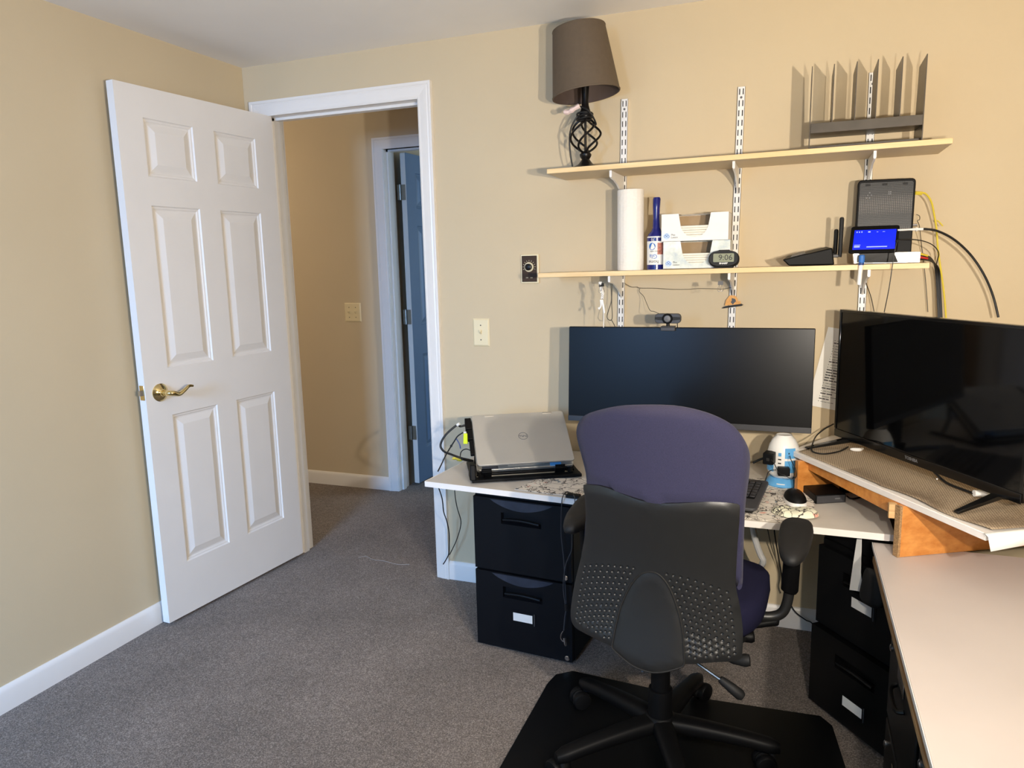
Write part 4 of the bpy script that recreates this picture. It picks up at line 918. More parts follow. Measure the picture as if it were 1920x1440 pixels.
for u_, tip in ((.065, (-.03, -.125)), (TW-.075, (.018, -.125))):
    mb = MB(); mb.M = TVM; rz_ = RZ+.0048
    mb.hexa([(u_+tip[0]-.009, tip[1], rz_), (u_+tip[0]+.009, tip[1], rz_), (u_+.013, .006, rz_+.022), (u_-.013, .006, rz_+.022)], [(u_+tip[0]-.007, tip[1], rz_+.006), (u_+tip[0]+.007, tip[1], rz_+.006), (u_+.012, .006, rz_+.036), (u_-.012, .006, rz_+.036)])
    mb.hexa([(u_-.012, .006, rz_+.022), (u_+.012, .006, rz_+.022), (u_-tip[0]*.6+.008, .105, rz_), (u_-tip[0]*.6-.008, .105, rz_)], [(u_-.012, .006, rz_+.034), (u_+.012, .006, rz_+.034), (u_-tip[0]*.6+.007, .105, rz_+.005), (u_-tip[0]*.6-.007, .105, rz_+.005)])
    obj('foot', mb, 'blkg', TVt, .002)
cable('tv_lead', [at(1730, 868, z=.80), at(1752, 885, z=.785), at(1765, 898, z=RZ+.012), at(1780, 908, z=RZ+.009), at(1800, 916, z=RZ+.009), at(1828, 926, z=RZ+.012)], .0035, 'rubber', 'black cord coming from under the television into a white sleeve')
mb = MB(); mb.tube([at(1826, 925, z=RZ+.014), at(1842, 925, z=RZ+.014), at(1860, 925, z=RZ+.014)], [.0085, .009, .008], 12); setp(obj('cord_sleeve', mb, 'white'), 'small white cord sleeve lying beside the right television foot', 'sleeve')
mb = MB(); mb.tube(smooth([at(1594, 842, z=RZ+.008), at(1604, 843, z=RZ+.008), at(1612, 843, z=RZ+.008), at(1618, 841, z=RZ+.008)], 3), [.002, .004, .0055, .006, .006, .006, .006, .005, .005, .003], 8); setp(obj('plug_adapter', mb, 'white'), 'small white adapter lying by the left television foot', 'adapter')
cable('tv_power_lead', [at(1563, 795, y=-.05), at(1545, 805, y=-.08), at(1530, 818, y=-.12), at(1523, 834, z=RZ+.02), at(1523, 846, z=RZ+.008), at(1545, 851, z=RZ+.006), at(1575, 846, z=RZ+.006), at(1590, 838, z=RZ+.006)], .0024, 'rubber', 'thin black cord dropping behind the television and looping round its left foot')
mb = MB(); mb.ball(at(1757, 898, z=RZ+.006), .0028, 8); setp(obj('crumb', mb, 'paper'), 'tiny white crumb on the mesh liner in front of the television', 'crumb')
# ------------------------------------------------------------------ monitor
MX0, MX1, MY, MZ0, MZ1 = 1.568, 2.388, -.25, .812, 1.1525
Mt = thing('monitor', 'wide black computer monitor behind the office chair, in front of the wall', 'monitor', ((MX0+MX1)/2, MY, DZ))
TILT = Matrix.Translation((0, MY, MZ1)) @ Matrix.Rotation(math.radians(-4), 4, 'X') @ Matrix.Translation((0, -MY, -MZ1))
mb = MB(); mb.M = TILT; mb.box(MX0, MX1, MY+.0005, MY+.024, MZ0, MZ1); mb.box(MX0+.2, MX1-.2, MY+.024, MY+.055, MZ0+.08, MZ1-.08); obj('housing', mb, 'blk', Mt, .003)
mb = MB(); mb.M = TILT; mb.box(MX0+.002, MX1-.002, MY-.0006, MY+.0004, MZ0+.020, MZ1-.003); obj('screen', mb, 'screen', Mt)
mb = MB(); mb.M = TILT; mb.box(MX0+.0005, MX1-.0005, MY-.0025, MY+.0004, MZ0, MZ0+.0195); obj('lower_bezel', mb, 'graph', Mt, .001)
mb = MB(); xm = (MX0+MX1)/2; mb.box(xm-.035, xm+.035, MY+.056, MY+.085, DZ+.012, .98); obj('stand_post', mb, 'blk', Mt, .004)
mb = MB(); mb.tube([(xm+.01, MY+.06, DZ+.0155), (xm+.12, MY+.02, DZ+.0155), (xm+.22, MY-.06, DZ+.0155)], [.011, .010, .008], 10); mb.tube([(xm-.01, MY+.06, DZ+.0155), (xm-.12, MY+.02, DZ+.0155), (xm-.22, MY-.06, DZ+.0155)], [.011, .010, .008], 10); obj('stand_base', mb, 'graph', Mt)
# webcam
wc = at(1252.5, 597, y=-.262)
t = thing('webcam', 'dark grey webcam clipped on top of the wide monitor', 'webcam', (wc.x, -.25, MZ1))
x_, z_ = wc.x, wc.z
mb = MB(); mb.prism(rrect(.087, .033, .012, 5, x_, z_), -.272, -.250, 'y'); bd = obj('body', mb, 'grayd', t, .002)
mb = MB(); mb.prism([(x_-.043, z_+.005), (x_-.043, z_-.003), (x_-.018, z_-.006), (x_-.018, z_+.006)], -.2735, -.2722, 'y'); obj('grille', mb, 'blkm', bd)
mb = MB(); mb.prism([(x_+.043, z_+.005), (x_+.043, z_-.003), (x_+.018, z_-.006), (x_+.018, z_+.006)], -.2735, -.2722, 'y'); obj('grille', mb, 'blkm', bd)
mb = MB(); mb.M = Matrix.Translation((x_, -.2722, z_)) @ Rv; mb.lathe([(0, 0), (.0175, 0), (.0175, .004), (.0145, .007), (.012, .007), (.0115, .0045), (0, .0045)], 28); obj('lens_ring', mb, 'blk', t)
mb = MB(); mb.M = Matrix.Translation((x_, -.2772, z_)) @ Rv; mb.lathe([(0, 0), (.0108, 0), (.0108, .0015), (.0, .003)], 24); obj('lens', mb, 'gray', t)
mb = MB(); mb.cyl((x_, -.260, z_-.0165), (x_, -.260, MZ1+.004), .006, 10); obj('swivel', mb, 'blkm', t)
mb = MB(); mb.box(x_-.024, x_+.024, -.268, -.232, MZ1+.0008, MZ1+.0045); mb.box(x_-.024, x_+.024, -.268, -.2535, MZ1-.011, MZ1+.0007); obj('mount', mb, 'grayd', t, .0015)
cable('lead', [(x_+.030, -.25, z_-.015), (x_+.0305, -.2485, z_-.03), (x_+.031, -.222, MZ1-.02), (x_+.031, -.215, MZ1-.06)], .0016, 'rubber', parent=t)
# ================================================================== things on the desk
# laptop on its tilted stand
LO = Vector((1.313, -.524, .69)); e1 = Vector((.303, .167, 0)).normalized(); e2h = Vector((-e1.y, e1.x, 0)); tau = math.radians(34.6)
e2 = e2h*math.cos(tau)+Vector((0, 0, math.sin(tau))); e3_ = e1.cross(e2)
LM = Matrix(((e1.x, e2.x, e3_.x, LO.x), (e1.y, e2.y, e3_.y, LO.y), (e1.z, e2.z, e3_.z, LO.z), (0, 0, 0, 1)))
Lt = thing('laptop', 'champagne silver laptop, nearly shut, lid up on a black tilted stand', 'laptop', LO)
LW, LD = .346, .242
mb = MB(); mb.M = LM; mb.prism(rrect(LW, LD, .010, 4, LW/2, LD/2), -.0075, 0, 'z'); lid = obj('lid', mb, 'silver', Lt, .0012)
mb = MB(); mb.M = LM @ Matrix.Rotation(math.radians(-4.2), 4, 'X') @ Matrix.Translation((0, 0, 0)); B_ = LM @ Matrix.Translation((0, LD, -.009)) @ Matrix.Rotation(math.radians(4.6), 4, 'X') @ Matrix.Translation((0, -LD, 0))
mb.M = B_; mb.prism(rrect(LW, LD, .010, 4, LW/2, LD/2), -.014, 0, 'z'); bs_ = obj('base', mb, 'silverl', Lt, .0012)
mb = MB(); mb.M = B_; mb.box(.03, LW-.03, .10, LD-.03, .0002, .0008); obj('keyboard', mb, 'grayd', bs_)
mb = MB(); mb.M = B_; mb.box(.11, .235, .012, .09, .0002, .0006); obj('trackpad', mb, 'silver', bs_)
mb = MB(); mb.M = B_; mb.box(.018, .075, .001, .03, .0002, .0008); obj('sticker', mb, 'grayd', bs_)
mb = MB(); mb.M = B_; mb.box(LW-.085, LW-.045, .001, .028, .0002, .0010); setp(obj('sticker', mb, 'bluel', bs_), 'blue chip sticker')
for a in (.047, .265):
    mb = MB(); mb.M = LM; mb.prism(rrect(.036, .007, .002, 3, a+.018, LD-.0065), -.012, .0012, 'z'); setp(obj('hinge', mb, 'silverl', Lt), 'bright hinge cap')
lc = LM @ Vector((LW*.515, LD*.52, .0003))
mb = MB(); mb.tube([lc+e1*(.0165*math.cos(a))+e2*(.0165*math.sin(a)) for a in [2*PI*k/36 for k in range(36)]], .0009, 6, closed=True); obj('logo_ring', mb, 'gray', lid)
writing('logo_lettering', 'D', .0125, lc+e1*.0103, -e1, -e2, 'gray', lid, .0003, bold=.0002)
writing('logo_lettering', 'LL', .0125, lc-e1*.0088, -e1, -e2, 'gray', lid, .0003, bold=.0002)
o = writing('logo_lettering', 'E', .0120, lc+e1*.0012, (-e1+e2*.6), (-e2-e1*.6), 'gray', lid, .0003, bold=.0002)
# stand
St = thing('laptop_stand', 'black slatted laptop stand with front stops on the left of the desk', 'laptop stand', LO+Vector((0, 0, DZ-.69)))
SMx = B_ @ Matrix.Translation((0, 0, -.0155))
mb = MB(); mb.M = SMx
for y_ in (.004, .075, .15, .225): mb.box(-.002, LW+.002, y_-.012, y_+.012, -.008, 0)
for x_ in (.012, LW-.012): mb.box(x_-.014, x_+.014, -.008, LD-.005, -.009, -.0005)
obj('platform', mb, 'blk', St, .0015)
for a in (.033, LW-.05):
    mb = MB(); mb.M = SMx; mb.box(a-.018, a+.018, -.012, -.004, -.017, .019); mb.box(a-.018, a+.018, -.004, .004, .0165, .019); obj('front_stop', mb, 'blk', St, .0015)
qd = lambda s_, d_, z_: Vector((LO.x, LO.y, 0))+e1*s_+e2h*d_+Vector((0, 0, z_))
mb = MB(); vs0 = [(-.022, -.022), (LW+.02, -.022), (LW+.02, .015), (-.022, .015)]
mb.hexa([qd(s_, d_, DZ+.0036) for s_, d_ in vs0], [qd(s_, d_, DZ+.014) for s_, d_ in vs0])
for s_ in (-.012, LW+.01): mb.hexa([qd(s_+i, d_, DZ+.0036) for i, d_ in ((-.01, .0151), (.01, .0151), (.01, .235), (-.01, .235))], [qd(s_+i, d_, DZ+.012) for i, d_ in ((-.01, .0151), (.01, .0151), (.01, .235), (-.01, .235))])
obj('base_frame', mb, 'blk', St, .002)
for s_ in (.012, LW-.014):
    top = SMx @ Vector((s_, .19, -.005))
    mb = MB(); mb.tube([qd(s_, .20, DZ+.013), qd(s_, .175, DZ+.07), Vector((qd(s_, 0, 0).x, qd(s_, 0, 0).y, 0))*0+top], .008, 8); obj('strut', mb, 'blk', St)
    mb = MB(); mb.tube([qd(s_, .0, DZ+.010), SMx @ Vector((s_, .01, -.006))], .010, 8); obj('hinge_post', mb, 'blk', St)
mb = MB(); mb.hexa([qd(s_, d_, DZ+.0145) for s_, d_ in ((-.030, -.03), (-.008, -.03), (-.008, .03), (-.030, .03))], [qd(s_, d_, DZ+.068) for s_, d_ in ((-.027, -.02), (-.008, -.02), (-.008, .03), (-.027, .03))]); obj('side_hub', mb, 'blk', St, .004)
# plugs and leads on the laptop's left side
lp = lambda u, v, s_: at(u, v, y=s_)
pl = LM @ Vector((-.014, .205, -.012))
t = thing('dock_plug', 'black docking plug block pushed into the left side of the laptop', 'adapter', pl)
mb = MB(); mb.M = LM; mb.box(-.026, -.003, .178, .232, -.024, -.002); obj('block', mb, 'blk', t, .002)
mb = MB(); mb.M = LM; mb.box(-.022, -.003, .13, .176, -.022, -.005); obj('lower_block', mb, 'blk', t, .002)
mb = MB(); mb.M = LM; mb.box(-.018, -.003, .06, .128, -.02, -.008); obj('riser_strip', mb, 'blk', t, .002)
a = LM @ Vector((-.026, .205, -.012))
b = at(886, 865, z=DZ+.035)
cable('dock_cable', [a, a+e1*-.018+Vector((0, 0, -.003)), at(857, 797, y=-.40), at(836, 815, y=-.42), at(826, 834, y=-.43), at(832, 846, y=-.435), at(846, 852, y=-.44), at(862, 858, y=-.45), b], .0042, 'rubber', 'thick black cord looping from the laptop plug back to the stand')
dc = bpy.data.objects['dock_cable']
mb = MB(); a2 = at(857, 797, y=-.40); mb.tube([a2+Vector((.010, .0, .006)), a2], .0052, 10); setp(obj('cord_band', mb, 'white', dc), 'white band')
mb = MB(); a3 = at(873, 862, y=-.455); mb.tube([at(866, 860, y=-.45), b], [.0055, .0065], 10); obj('strain_relief', mb, 'rubber', dc)
k1 = [at(868, 811, y=-.40), at(858, 818, y=-.405), at(852, 827, y=-.41), at(845, 838, y=-.415), at(835, 855, y=-.42), at(828, 870, y=-.43), at(821, 884, z=DZ+.004)]
cable('laptop_cable', k1, .0024, 'rubber', 'thinner black cord running from the laptop down across the desk corner')
lcd_ = bpy.data.objects['laptop_cable']
mb = MB(); mb.tube(smooth([at(855, 822, y=-.407), at(859, 828, y=-.407), at(862, 834, y=-.407), at(863.5, 841, y=-.407)], 4), .0022, 6); setp(obj('cable_tie', mb, 'navy', lcd_), 'navy cable tie')
mb = MB(); mb.ball(at(846, 836, y=-.416), .005, 8); obj('knot', mb, 'rubber', lcd_)
t = thing('usb_stick', 'bright lime yellow usb stick hanging at the left side of the laptop', 'usb stick', at(872, 830, y=-.43))
P4 = [at(868.5, 832.5, y=-.43), at(876.5, 832.5, y=-.43), at(875.5, 813, y=-.43), at(869, 813, y=-.43)]
mb = MB(); mb.slab(P4, .005); obj('case', mb, 'lime', t, .001)
mb = MB(); mb.slab([at(869.5, 812.5, y=-.431), at(873.5, 812.5, y=-.431), at(873.5, 809.5, y=-.431), at(869.5, 809.5, y=-.431)], .004); obj('cap', mb, 'white', t)
cable('usb_cable', [at(863, 856, y=-.36), at(864, 849, y=-.36), at(868, 844, y=-.36), at(875, 842, y=-.36), at(883, 845, y=-.36)], .0020, 'rubber', 'small black cord arch between the yellow tag and the laptop stand')
t = thing('cable_tag', 'crumpled yellow tag lying on the desk behind the laptop stand', 'tag', at(857, 862, z=DZ+.003))
mb = MB(); mb.tube(smooth([at(848, 860, z=DZ+.006), at(856, 859, z=DZ+.008), at(861, 862, z=DZ+.006), at(867, 862, z=DZ+.007)], 4), [.003, .005, .006, .007, .006, .007, .008, .007, .006, .007, .006, .005, .003], 6); obj('tag', mb, 'yellow', t)
# cords hanging below the desk's left end
cable('hanging_charger_cable', [at(820, 906, y=-.50), at(821.5, 912, y=-.45), at(829, 935, y=-.3), at(832, 960, y=-.2), at(838, 978, y=-.12), at(842, 1000, y=-.09), at(842, 1030, y=-.085), at(841, 1040, y=-.085), at(836, 1050, y=-.085), at(831, 1058, y=-.085)], .0024, 'rubber', 'black cord end dangling below the left end of the desk, over the door casing')
cable('hanging_charger_cable', [at(852, 912, y=-.3), at(854, 935, y=-.18), at(858, 955, y=-.12), at(864, 975, y=-.085), at(863, 990, y=-.08), at(857, 1010, y=-.08), at(851, 1024, y=-.08), at(843, 1040, y=-.079)], .0020, 'rubber', 'second black cord dangling below the desk between casing and filing cabinet')
# desk mats, keyboard, mouse
mb = MB(); mb.prism([(1.466, -.570), (1.50, -.428), (2.30, -.19), (2.322, -.20), (2.322, -.46), (2.338, -.645), (2.20, -.638), (1.70, -.592)], DZ+.0008, DZ+.0030, 'z'); setp(obj('desk_mat', mb, 'floral', None, .0008), 'long white desk mat with a floral print under the keyboard and laptop', 'desk mat')
KM = Matrix.Translation((2.238, -.472, DZ+.0105)) @ Matrix.Rotation(math.radians(-6), 4, 'Z') @ Matrix.Rotation(math.radians(3), 4, 'X')
Kt = thing('keyboard', 'dark grey keyboard on the floral mat, mostly hidden by the office chair', 'keyboard', (2.05, -.5, DZ+.0036))
mb = MB(); mb.M = KM; mb.prism(rrect(.44, .262, .018, 5, -.205, 0), 0.008, .018, 'z'); obj('case', mb, 'grayd', Kt, .003)
mb = MB(); mb.M = KM; mb.prism(rrect(.42, .25, .018, 5, -.205, 0), 0.001, .0078, 'z'); obj('bottom', mb, 'blk', Kt, .001)
mb = MB(); mb.M = KM; mb.prism(rrect(.41, .158, .006, 4, -.208, .028), .0181, .0186, 'z'); obj('key_well', mb, 'blk', Kt)
for r in range(6):
    for c_ in range(4):
        mb = MB(); mb.M = KM; x_ = -.012-c_*.0195; y_ = .098-r*.0255; mb.prism(rrect(.0165, .0205, .002, 2, x_, y_), .0188, .0225, 'z'); obj('key', mb, 'graph', Kt, .001)
mb = MB(); mb.M = KM
for r in range(6): mb.box(-.40, -.092, .089-r*.0255, .107-r*.0255, .0188, .022)
obj('main_keys', mb, 'graph', Kt, .001); bpy.data.objects['main_keys']['kind'] = 'stuff'
mb = MB(); mb.prism(rrect(.105, .20, .02, 5, 2.347, -.43), DZ+.0034, DZ+.0055, 'z')
WMt = thing('mouse_pad', 'floral mouse pad with a raised cream wrist rest at the desk edge', 'mouse pad', (2.345, -.48, DZ+.0034))
obj('pad', mb, 'floral', WMt, .0008)
mb = MB(); n_, m_ = 26, 10; vs = []
for i in range(n_):
    a = 2*PI*i/n_; 
    for j in range(m_):
        ph = PI/2*j/(m_-1); rx, ry = .066*math.cos(ph)**.6, .040*math.cos(ph)**.6
        vs.append((2.346+rx*math.cos(a), -.568+ry*math.sin(a)+.010*(math.cos(a)**2), DZ+.0058+.020*math.sin(ph)*(1-.30*math.exp(-((rx*math.cos(a)+.006)/.018)**2))))
mb.add(vs, [(i*m_+j, ((i+1) % n_)*m_+j, ((i+1) % n_)*m_+j+1, i*m_+j+1) for i in range(n_) for j in range(m_-1)]+[[i*m_ for i in range(n_)][::-1]]); obj('wrist_rest', mb, 'floralg', WMt)
# mouse
MSt = thing('mouse', 'black computer mouse with pale grey rim on the floral mouse pad', 'mouse', (2.345, -.452, DZ+.0060))
def shell(cx, cy, z, L, Wd, Hh, ang, z0, z1, n=28, m=9):
    vs = []; ca, sa = math.cos(ang), math.sin(ang)
    for j in range(m):
        q = z0+(z1-z0)*j/(m-1); ph = math.acos(min(1, max(0, q))) if True else 0
        k = math.sin(ph)**.7
        for i in range(n):
            a = 2*PI*i/n; x_ = Wd/2*k*math.cos(a)*(1-.10*math.cos(2*a)*0-.06*math.sin(a)**2); y_ = L/2*k*math.sin(a)+.004*q
            x2 = math.copysign(abs(math.cos(a))**.8, math.cos(a))*Wd/2*k; y2 = math.copysign(abs(math.sin(a))**.85, math.sin(a))*L/2*k
            vs.append((cx+x2*ca-y2*sa, cy+x2*sa+y2*ca, z+Hh*q))
    mb = MB(); mb.add(vs, [(j*n+i, j*n+(i+1) % n, (j+1)*n+(i+1) % n, (j+1)*n+i) for j in range(m-1) for i in range(n)]+[list(range(n))[::-1], list(range((m-1)*n, m*n))]); return mb
am = math.radians(12)
mb = MB(); obj('lower_shell', shell(2.345, -.452, DZ+.0064, .112, .064, .036, am, 0.0, .30), 'white', MSt)
mso = obj('upper_shell', shell(2.345, -.452, DZ+.0066, .1125, .0645, .0365, am, .305, .995), 'blk', MSt)
mb = MB(); mb.tube([(2.3345, -.405, DZ+.030), (2.333, -.398, DZ+.0265)], .004, 8); obj('scroll_wheel', mb, 'gray', mso)
writing('lettering', 'logi', .009, (2.3425, -.44, DZ+.0437), (math.cos(am), math.sin(am), 0), (-math.sin(am), math.cos(am), 0), 'gray', mso, .0002)
# small black box under the riser
HB = thing('hub_box', 'flat black hub box sitting on the desk under the television riser', 'hub', (2.43, -.39, DZ))
hx = Vector((.088, .045, 0)).normalized(); hy = Vector((-.035, .10, 0)).normalized(); hq = lambda a, b, z_: Vector((2.404, -.440, z_))+hx*a+hy*b
mb = MB(); mb.hexa([hq(a, b, DZ+.0006) for a, b in ((0, 0), (.098, 0), (.098, .105), (0, .105))], [hq(a, b, DZ+.028) for a, b in ((0, 0), (.098, 0), (.098, .105), (0, .105))]); hb = obj('case', mb, 'blk', HB, .002)
mb = MB(); mb.hexa([hq(a, b, DZ+.003) for a, b in ((.004, -.0008), (.094, -.0008), (.094, -.0002), (.004, -.0002))], [hq(a, b, DZ+.025) for a, b in ((.004, -.0008), (.094, -.0008), (.094, -.0002), (.004, -.0002))]); obj('front_panel', mb, 'grayd', HB)
mb = MB(); mb.hexa([hq(a, b, DZ+.013) for a, b in ((.062, -.0014), (.078, -.0014), (.078, -.0009), (.062, -.0009))], [hq(a, b, DZ+.0165) for a, b in ((.062, -.0014), (.078, -.0014), (.078, -.0009), (.062, -.0009))]); obj('badge', mb, 'gray', HB)
cable('hub_cable', [hq(.06, .105, DZ+.016), hq(.07, .13, DZ+.03), hq(.10, .12, DZ+.035), hq(.125, .09, DZ+.02), hq(.15, .07, DZ+.006), hq(.19, .06, DZ+.004), hq(.16, .03, DZ+.004), hq(.125, .02, DZ+.004), hq(.12, .04, DZ+.006)], .0024, 'rubber', 'black cord tangled beside the hub box under the riser')
mb = MB(); mb.hexa([hq(a, b, DZ+.0006) for a, b in ((.125, .085), (.150, .085), (.150, .125), (.125, .125))], [hq(a, b, DZ+.034) for a, b in ((.128, .09), (.148, .09), (.148, .12), (.128, .12))]); t = setp(obj('power_adapter', mb, 'blk', None, .002), 'black power adapter standing behind the hub box under the riser', 'adapter')
# power tower
PT = (2.306, -.255); z0 = DZ+.0036
P_ = thing('power_tower', 'white and sky blue surge protector tower behind the keyboard', 'surge protector', (PT[0], PT[1], z0))
cP = (PT[0], PT[1], z0)
obj('base', MB().lathe([(0, 0), (.054, 0), (.055, .004), (.046, .020), (.040, .026), (0, .026)], 40, cP), 'bluel', P_, 0)
pb = obj('body', MB().lathe([(.034, .0262), (.046, .036), (.050, .050), (.050, .112), (.046, .132), (.037, .152), (.026, .165), (.024, .168), (.020, .165), (0, .164)], 48, cP), 'white', P_)
def panel(a0, a1, z_0, z_1, r, m, nm, par, d=.0015):
    n = 8; vs = []
    for rr in (r, r+d):
        for zz in (z_0, z_1):
            for k in range(n+1): a = a0+(a1-a0)*k/n; vs.append((PT[0]+rr*math.sin(a), PT[1]-rr*math.cos(a), z0+zz))
    k_ = n+1; fs = [(2*k_+i, 2*k_+i+1, 3*k_+i+1, 3*k_+i) for i in range(n)]+[(i, i+1, 2*k_+i+1, 2*k_+i) for i in range(n)]+[(k_+i, 3*k_+i, 3*k_+i+1, k_+i+1) for i in range(n)]+[(0, 2*k_, 3*k_, k_), (n, k_+n, 3*k_+n, 2*k_+n)]
    return obj(nm, MB().add(vs, fs), m, par)
p1_ = panel(.10, .78, .098, .132, .0495, 'bluel', 'outlet_panel', P_); panel(.10, .78, .050, .090, .0502, 'bluel', 'outlet_panel', P_); panel(-1.35, -.62, .050, .112, .0502, 'bluel', 'outlet_panel', P_)
for k in range(3): panel(-.32, -.12, .066+.013*k, .070+.013*k, .0502, 'dark', 'usb_port', P_, .0006)
panel(-.30, -.12, .105, .116, .0500, 'bluel', 'power_button', P_, .002)
panel(.30, .37, .113, .118, .0512, 'dark', 'ground_hole', p1_, .0006)
panel(-.35, .15, .0085, .0125, .0515, 'white', 'lettering_strip', P_, .0004)
t = thing('power_adapter', 'black cube power adapter plugged into the left of the power tower', 'adapter', at(1443, 860, y=-.30))
mb = MB(); cM = Matrix.Translation(at(1443, 858, y=-.305)) @ Matrix.Rotation(math.radians(-12), 4, 'Z'); mb.M = cM; mb.box(-.017, .017, -.022, .022, -.019, .019); obj('case', mb, 'blk', t, .003)
mb = MB(); mb.M = cM; mb.box(-.005, .005, -.0235, -.0222, -.006, .004); obj('socket', mb, 'dark', t)
t = thing('power_adapter', 'black flat power adapter plugged low on the front of the power tower', 'adapter', at(1472, 883, y=-.32))
mb = MB(); cM2 = Matrix.Translation(at(1471, 884, y=-.325)) @ Matrix.Rotation(math.radians(8), 4, 'Z'); mb.M = cM2; mb.box(-.021, .016, -.012, .016, -.0135, .0135); obj('case', mb, 'blk', t, .003)
cable('adapter_cable', [at(1446, 862, y=-.33), at(1451, 868, y=-.335), at(1456, 878, y=-.335), at(1462, 888, y=-.345), at(1470, 891, y=-.35), at(1482, 897, y=-.352), at(1488, 898, y=-.352), at(1493, 893, y=-.352), at(1492, 880, y=-.35), at(1487, 870, y=-.345), at(1483, 862, y=-.335), at(1481, 855, y=-.318)], .0014, 'rubber', 'thin black cord looping across the front of the power tower')
cable('adapter_cable', [at(1455, 881, y=-.335), at(1446, 882, y=-.34), at(1440, 886, y=-.32), at(1438, 892, y=-.29), at(1434, 902, y=-.25), at(1425, 905, y=-.22)], .0014, 'rubber', 'thin black cord running left around the foot of the power tower')
# headset boom, pens beside the tower (dark legs seen left of it)
cable('monitor_cable', [at(1412, 868, y=-.19), at(1424, 862, y=-.19), at(1436, 858, y=-.19)], .0040, 'rubber', 'black monitor cord leading to the power tower behind the chair')
mb = MB(); mb.hexa([at(1408, 905, y=-.22), at(1420, 903, y=-.22), at(1420, 903, y=-.18), at(1408, 905, y=-.18)], [at(1406, 880, y=-.21), at(1413, 880, y=-.21), at(1413, 880, y=-.18), at(1406, 880, y=-.18)])
# cords under the desk by the wall
cable('hanging_wall_cable', [at(1438, 985, y=-.05), at(1443, 1010, y=-.05), at(1448, 1030, y=-.04), at(1460, 1065, y=-.03), at(1462, 1085, y=-.03), at(1460, 1100, y=-.03), at(1464, 1112, y=-.03)], .0018, 'grayw', 'grey cord hanging against the wall under the desk')
cable('hanging_wall_cable', [at(1451, 985, y=-.05), at(1453, 1005, y=-.05), at(1459, 1040, y=-.04), at(1470, 1100, y=-.035), at(1480, 1128, y=-.03), at(1491, 1147, y=-.03), at(1510, 1162, y=-.03), at(1522, 1168, y=-.03), at(1534, 1187, y=-.03)], .0024, 'rubber', 'black cord running along the wall and baseboard behind the chair')
# lanyard at the left cabinet
t = thing('hanging_lanyard', 'black charging lanyard with a chrome clasp hanging down the left filing cabinet', 'lanyard', at(1058, 1100, y=-.56))
yl = lambda v: -.622 if v < 945 else -.56
L1 = [at(1072, 925, z=DZ+.006), at(1062, 922, z=DZ+.006), at(1055, 932, y=-.625), at(1053, 950, y=-.60), at(1052, 1000, y=-.56), at(1057, 1050, y=-.555), at(1059, 1090, y=-.553), at(1062, 1140, y=-.552)]
cable('cord', L1, .0016, 'grayd', parent=t)
L2 = [at(1072, 925, z=DZ+.006), at(1078, 938, y=-.64), at(1073, 985, y=-.59), at(1072, 1028, y=-.57), at(1066, 1045, y=-.565), at(1060, 1062, y=-.56), at(1056, 1100, y=-.557), at(1060, 1135, y=-.556)]
cable('cord', L2, .0016, 'grayd', parent=t)
mb = MB(); mb.tube([at(1061, 1133, y=-.556), at(1061.5, 1145, y=-.556)], .0048, 8); obj('slider', mb, 'rubber', t)
cable('cord', [at(1061, 1145, y=-.556), at(1059, 1160, y=-.556), at(1057, 1182, y=-.556)], .0022, 'grayd', parent=t)
mb = MB(); mb.tube(smooth([at(1056, 1183, y=-.556), at(1052, 1190, y=-.556), at(1052, 1198, y=-.556), at(1056, 1203, y=-.556)], 4), .0018, 8); obj('loop', mb, 'steel', t)
mb = MB(); mb.tube([at(1058, 1196, y=-.556), at(1059, 1203, y=-.556), at(1060, 1208, y=-.556), at(1061, 1211, y=-.556)], [.0050, .0050, .0044, .003], 12); obj('clasp', mb, 'steel', t)
mb = MB(); x_ = at(1078, 930, z=DZ); mb.hexa([(x_.x-.022, -.612, DZ+.0040), (x_.x+.026, -.614, DZ+.0040), (x_.x+.026, -.585, DZ+.0040), (x_.x-.022, -.583, DZ+.0040)], [(x_.x-.020, -.610, DZ+.014), (x_.x+.024, -.612, DZ+.014), (x_.x+.024, -.588, DZ+.014), (x_.x-.020, -.586, DZ+.014)])
setp(obj('cable_clip_block', mb, 'blk', None, .002), 'black cable holder block at the desk edge left of the chair', 'cable holder')
# ================================================================== floor mat and office chair
mb = MB()
mc = [(1.607, -1.30), (1.602, -.66), (1.612, -.600), (1.66, -.560), (2.04, -.585), (2.35, -.566), (2.44, -.560), (2.472, -.60), (2.50, -.80), (2.50, -1.72), (1.607, -1.72)]
mb.prism(mc, .0008, .0042, 'z'); cm = setp(obj('chair_mat', mb, 'cabdark', None, .001), 'thin black floor mat on the carpet under the office chair', 'floor mat')
th = math.radians(-4); cr = Vector((math.cos(th), math.sin(th), 0)); cf = Vector((-math.sin(th), math.cos(th), 0))
BO = Vector((2.045, -1.130, 0))
def prof(z): return .028*math.sin(PI*max(0, min(1, (z-.40)/.42)))-.35*max(0, z-.80)**2
KC = .95
def Sf(a, z, off=0):
    """back surface: a across, z up, off towards the room behind"""
    nn = (cf-cr*(2*KC*a)).normalized()
    return BO+cr*a+Vector((0, 0, z))+cf*(prof(z)+KC*a*a)-nn*off
def onback(u, v):
    d = ray(u, v); lo, hi = .6, 4.0
    g = lambda t: (lambda P: (P-BO).dot(cf)-prof(P.z)-KC*((P-BO).dot(cr))**2)(CAM+d*t)
    for _ in range(50):
        m = (lo+hi)/2
        if g(m) < 0: lo = m
        else: hi = m
    P = CAM+d*lo; return ((P-BO).dot(cr), P.z)
def smooth2(pts, n=4): return [(p.x, p.y) for p in smooth([(a, b, 0) for a, b in pts], n, True)]
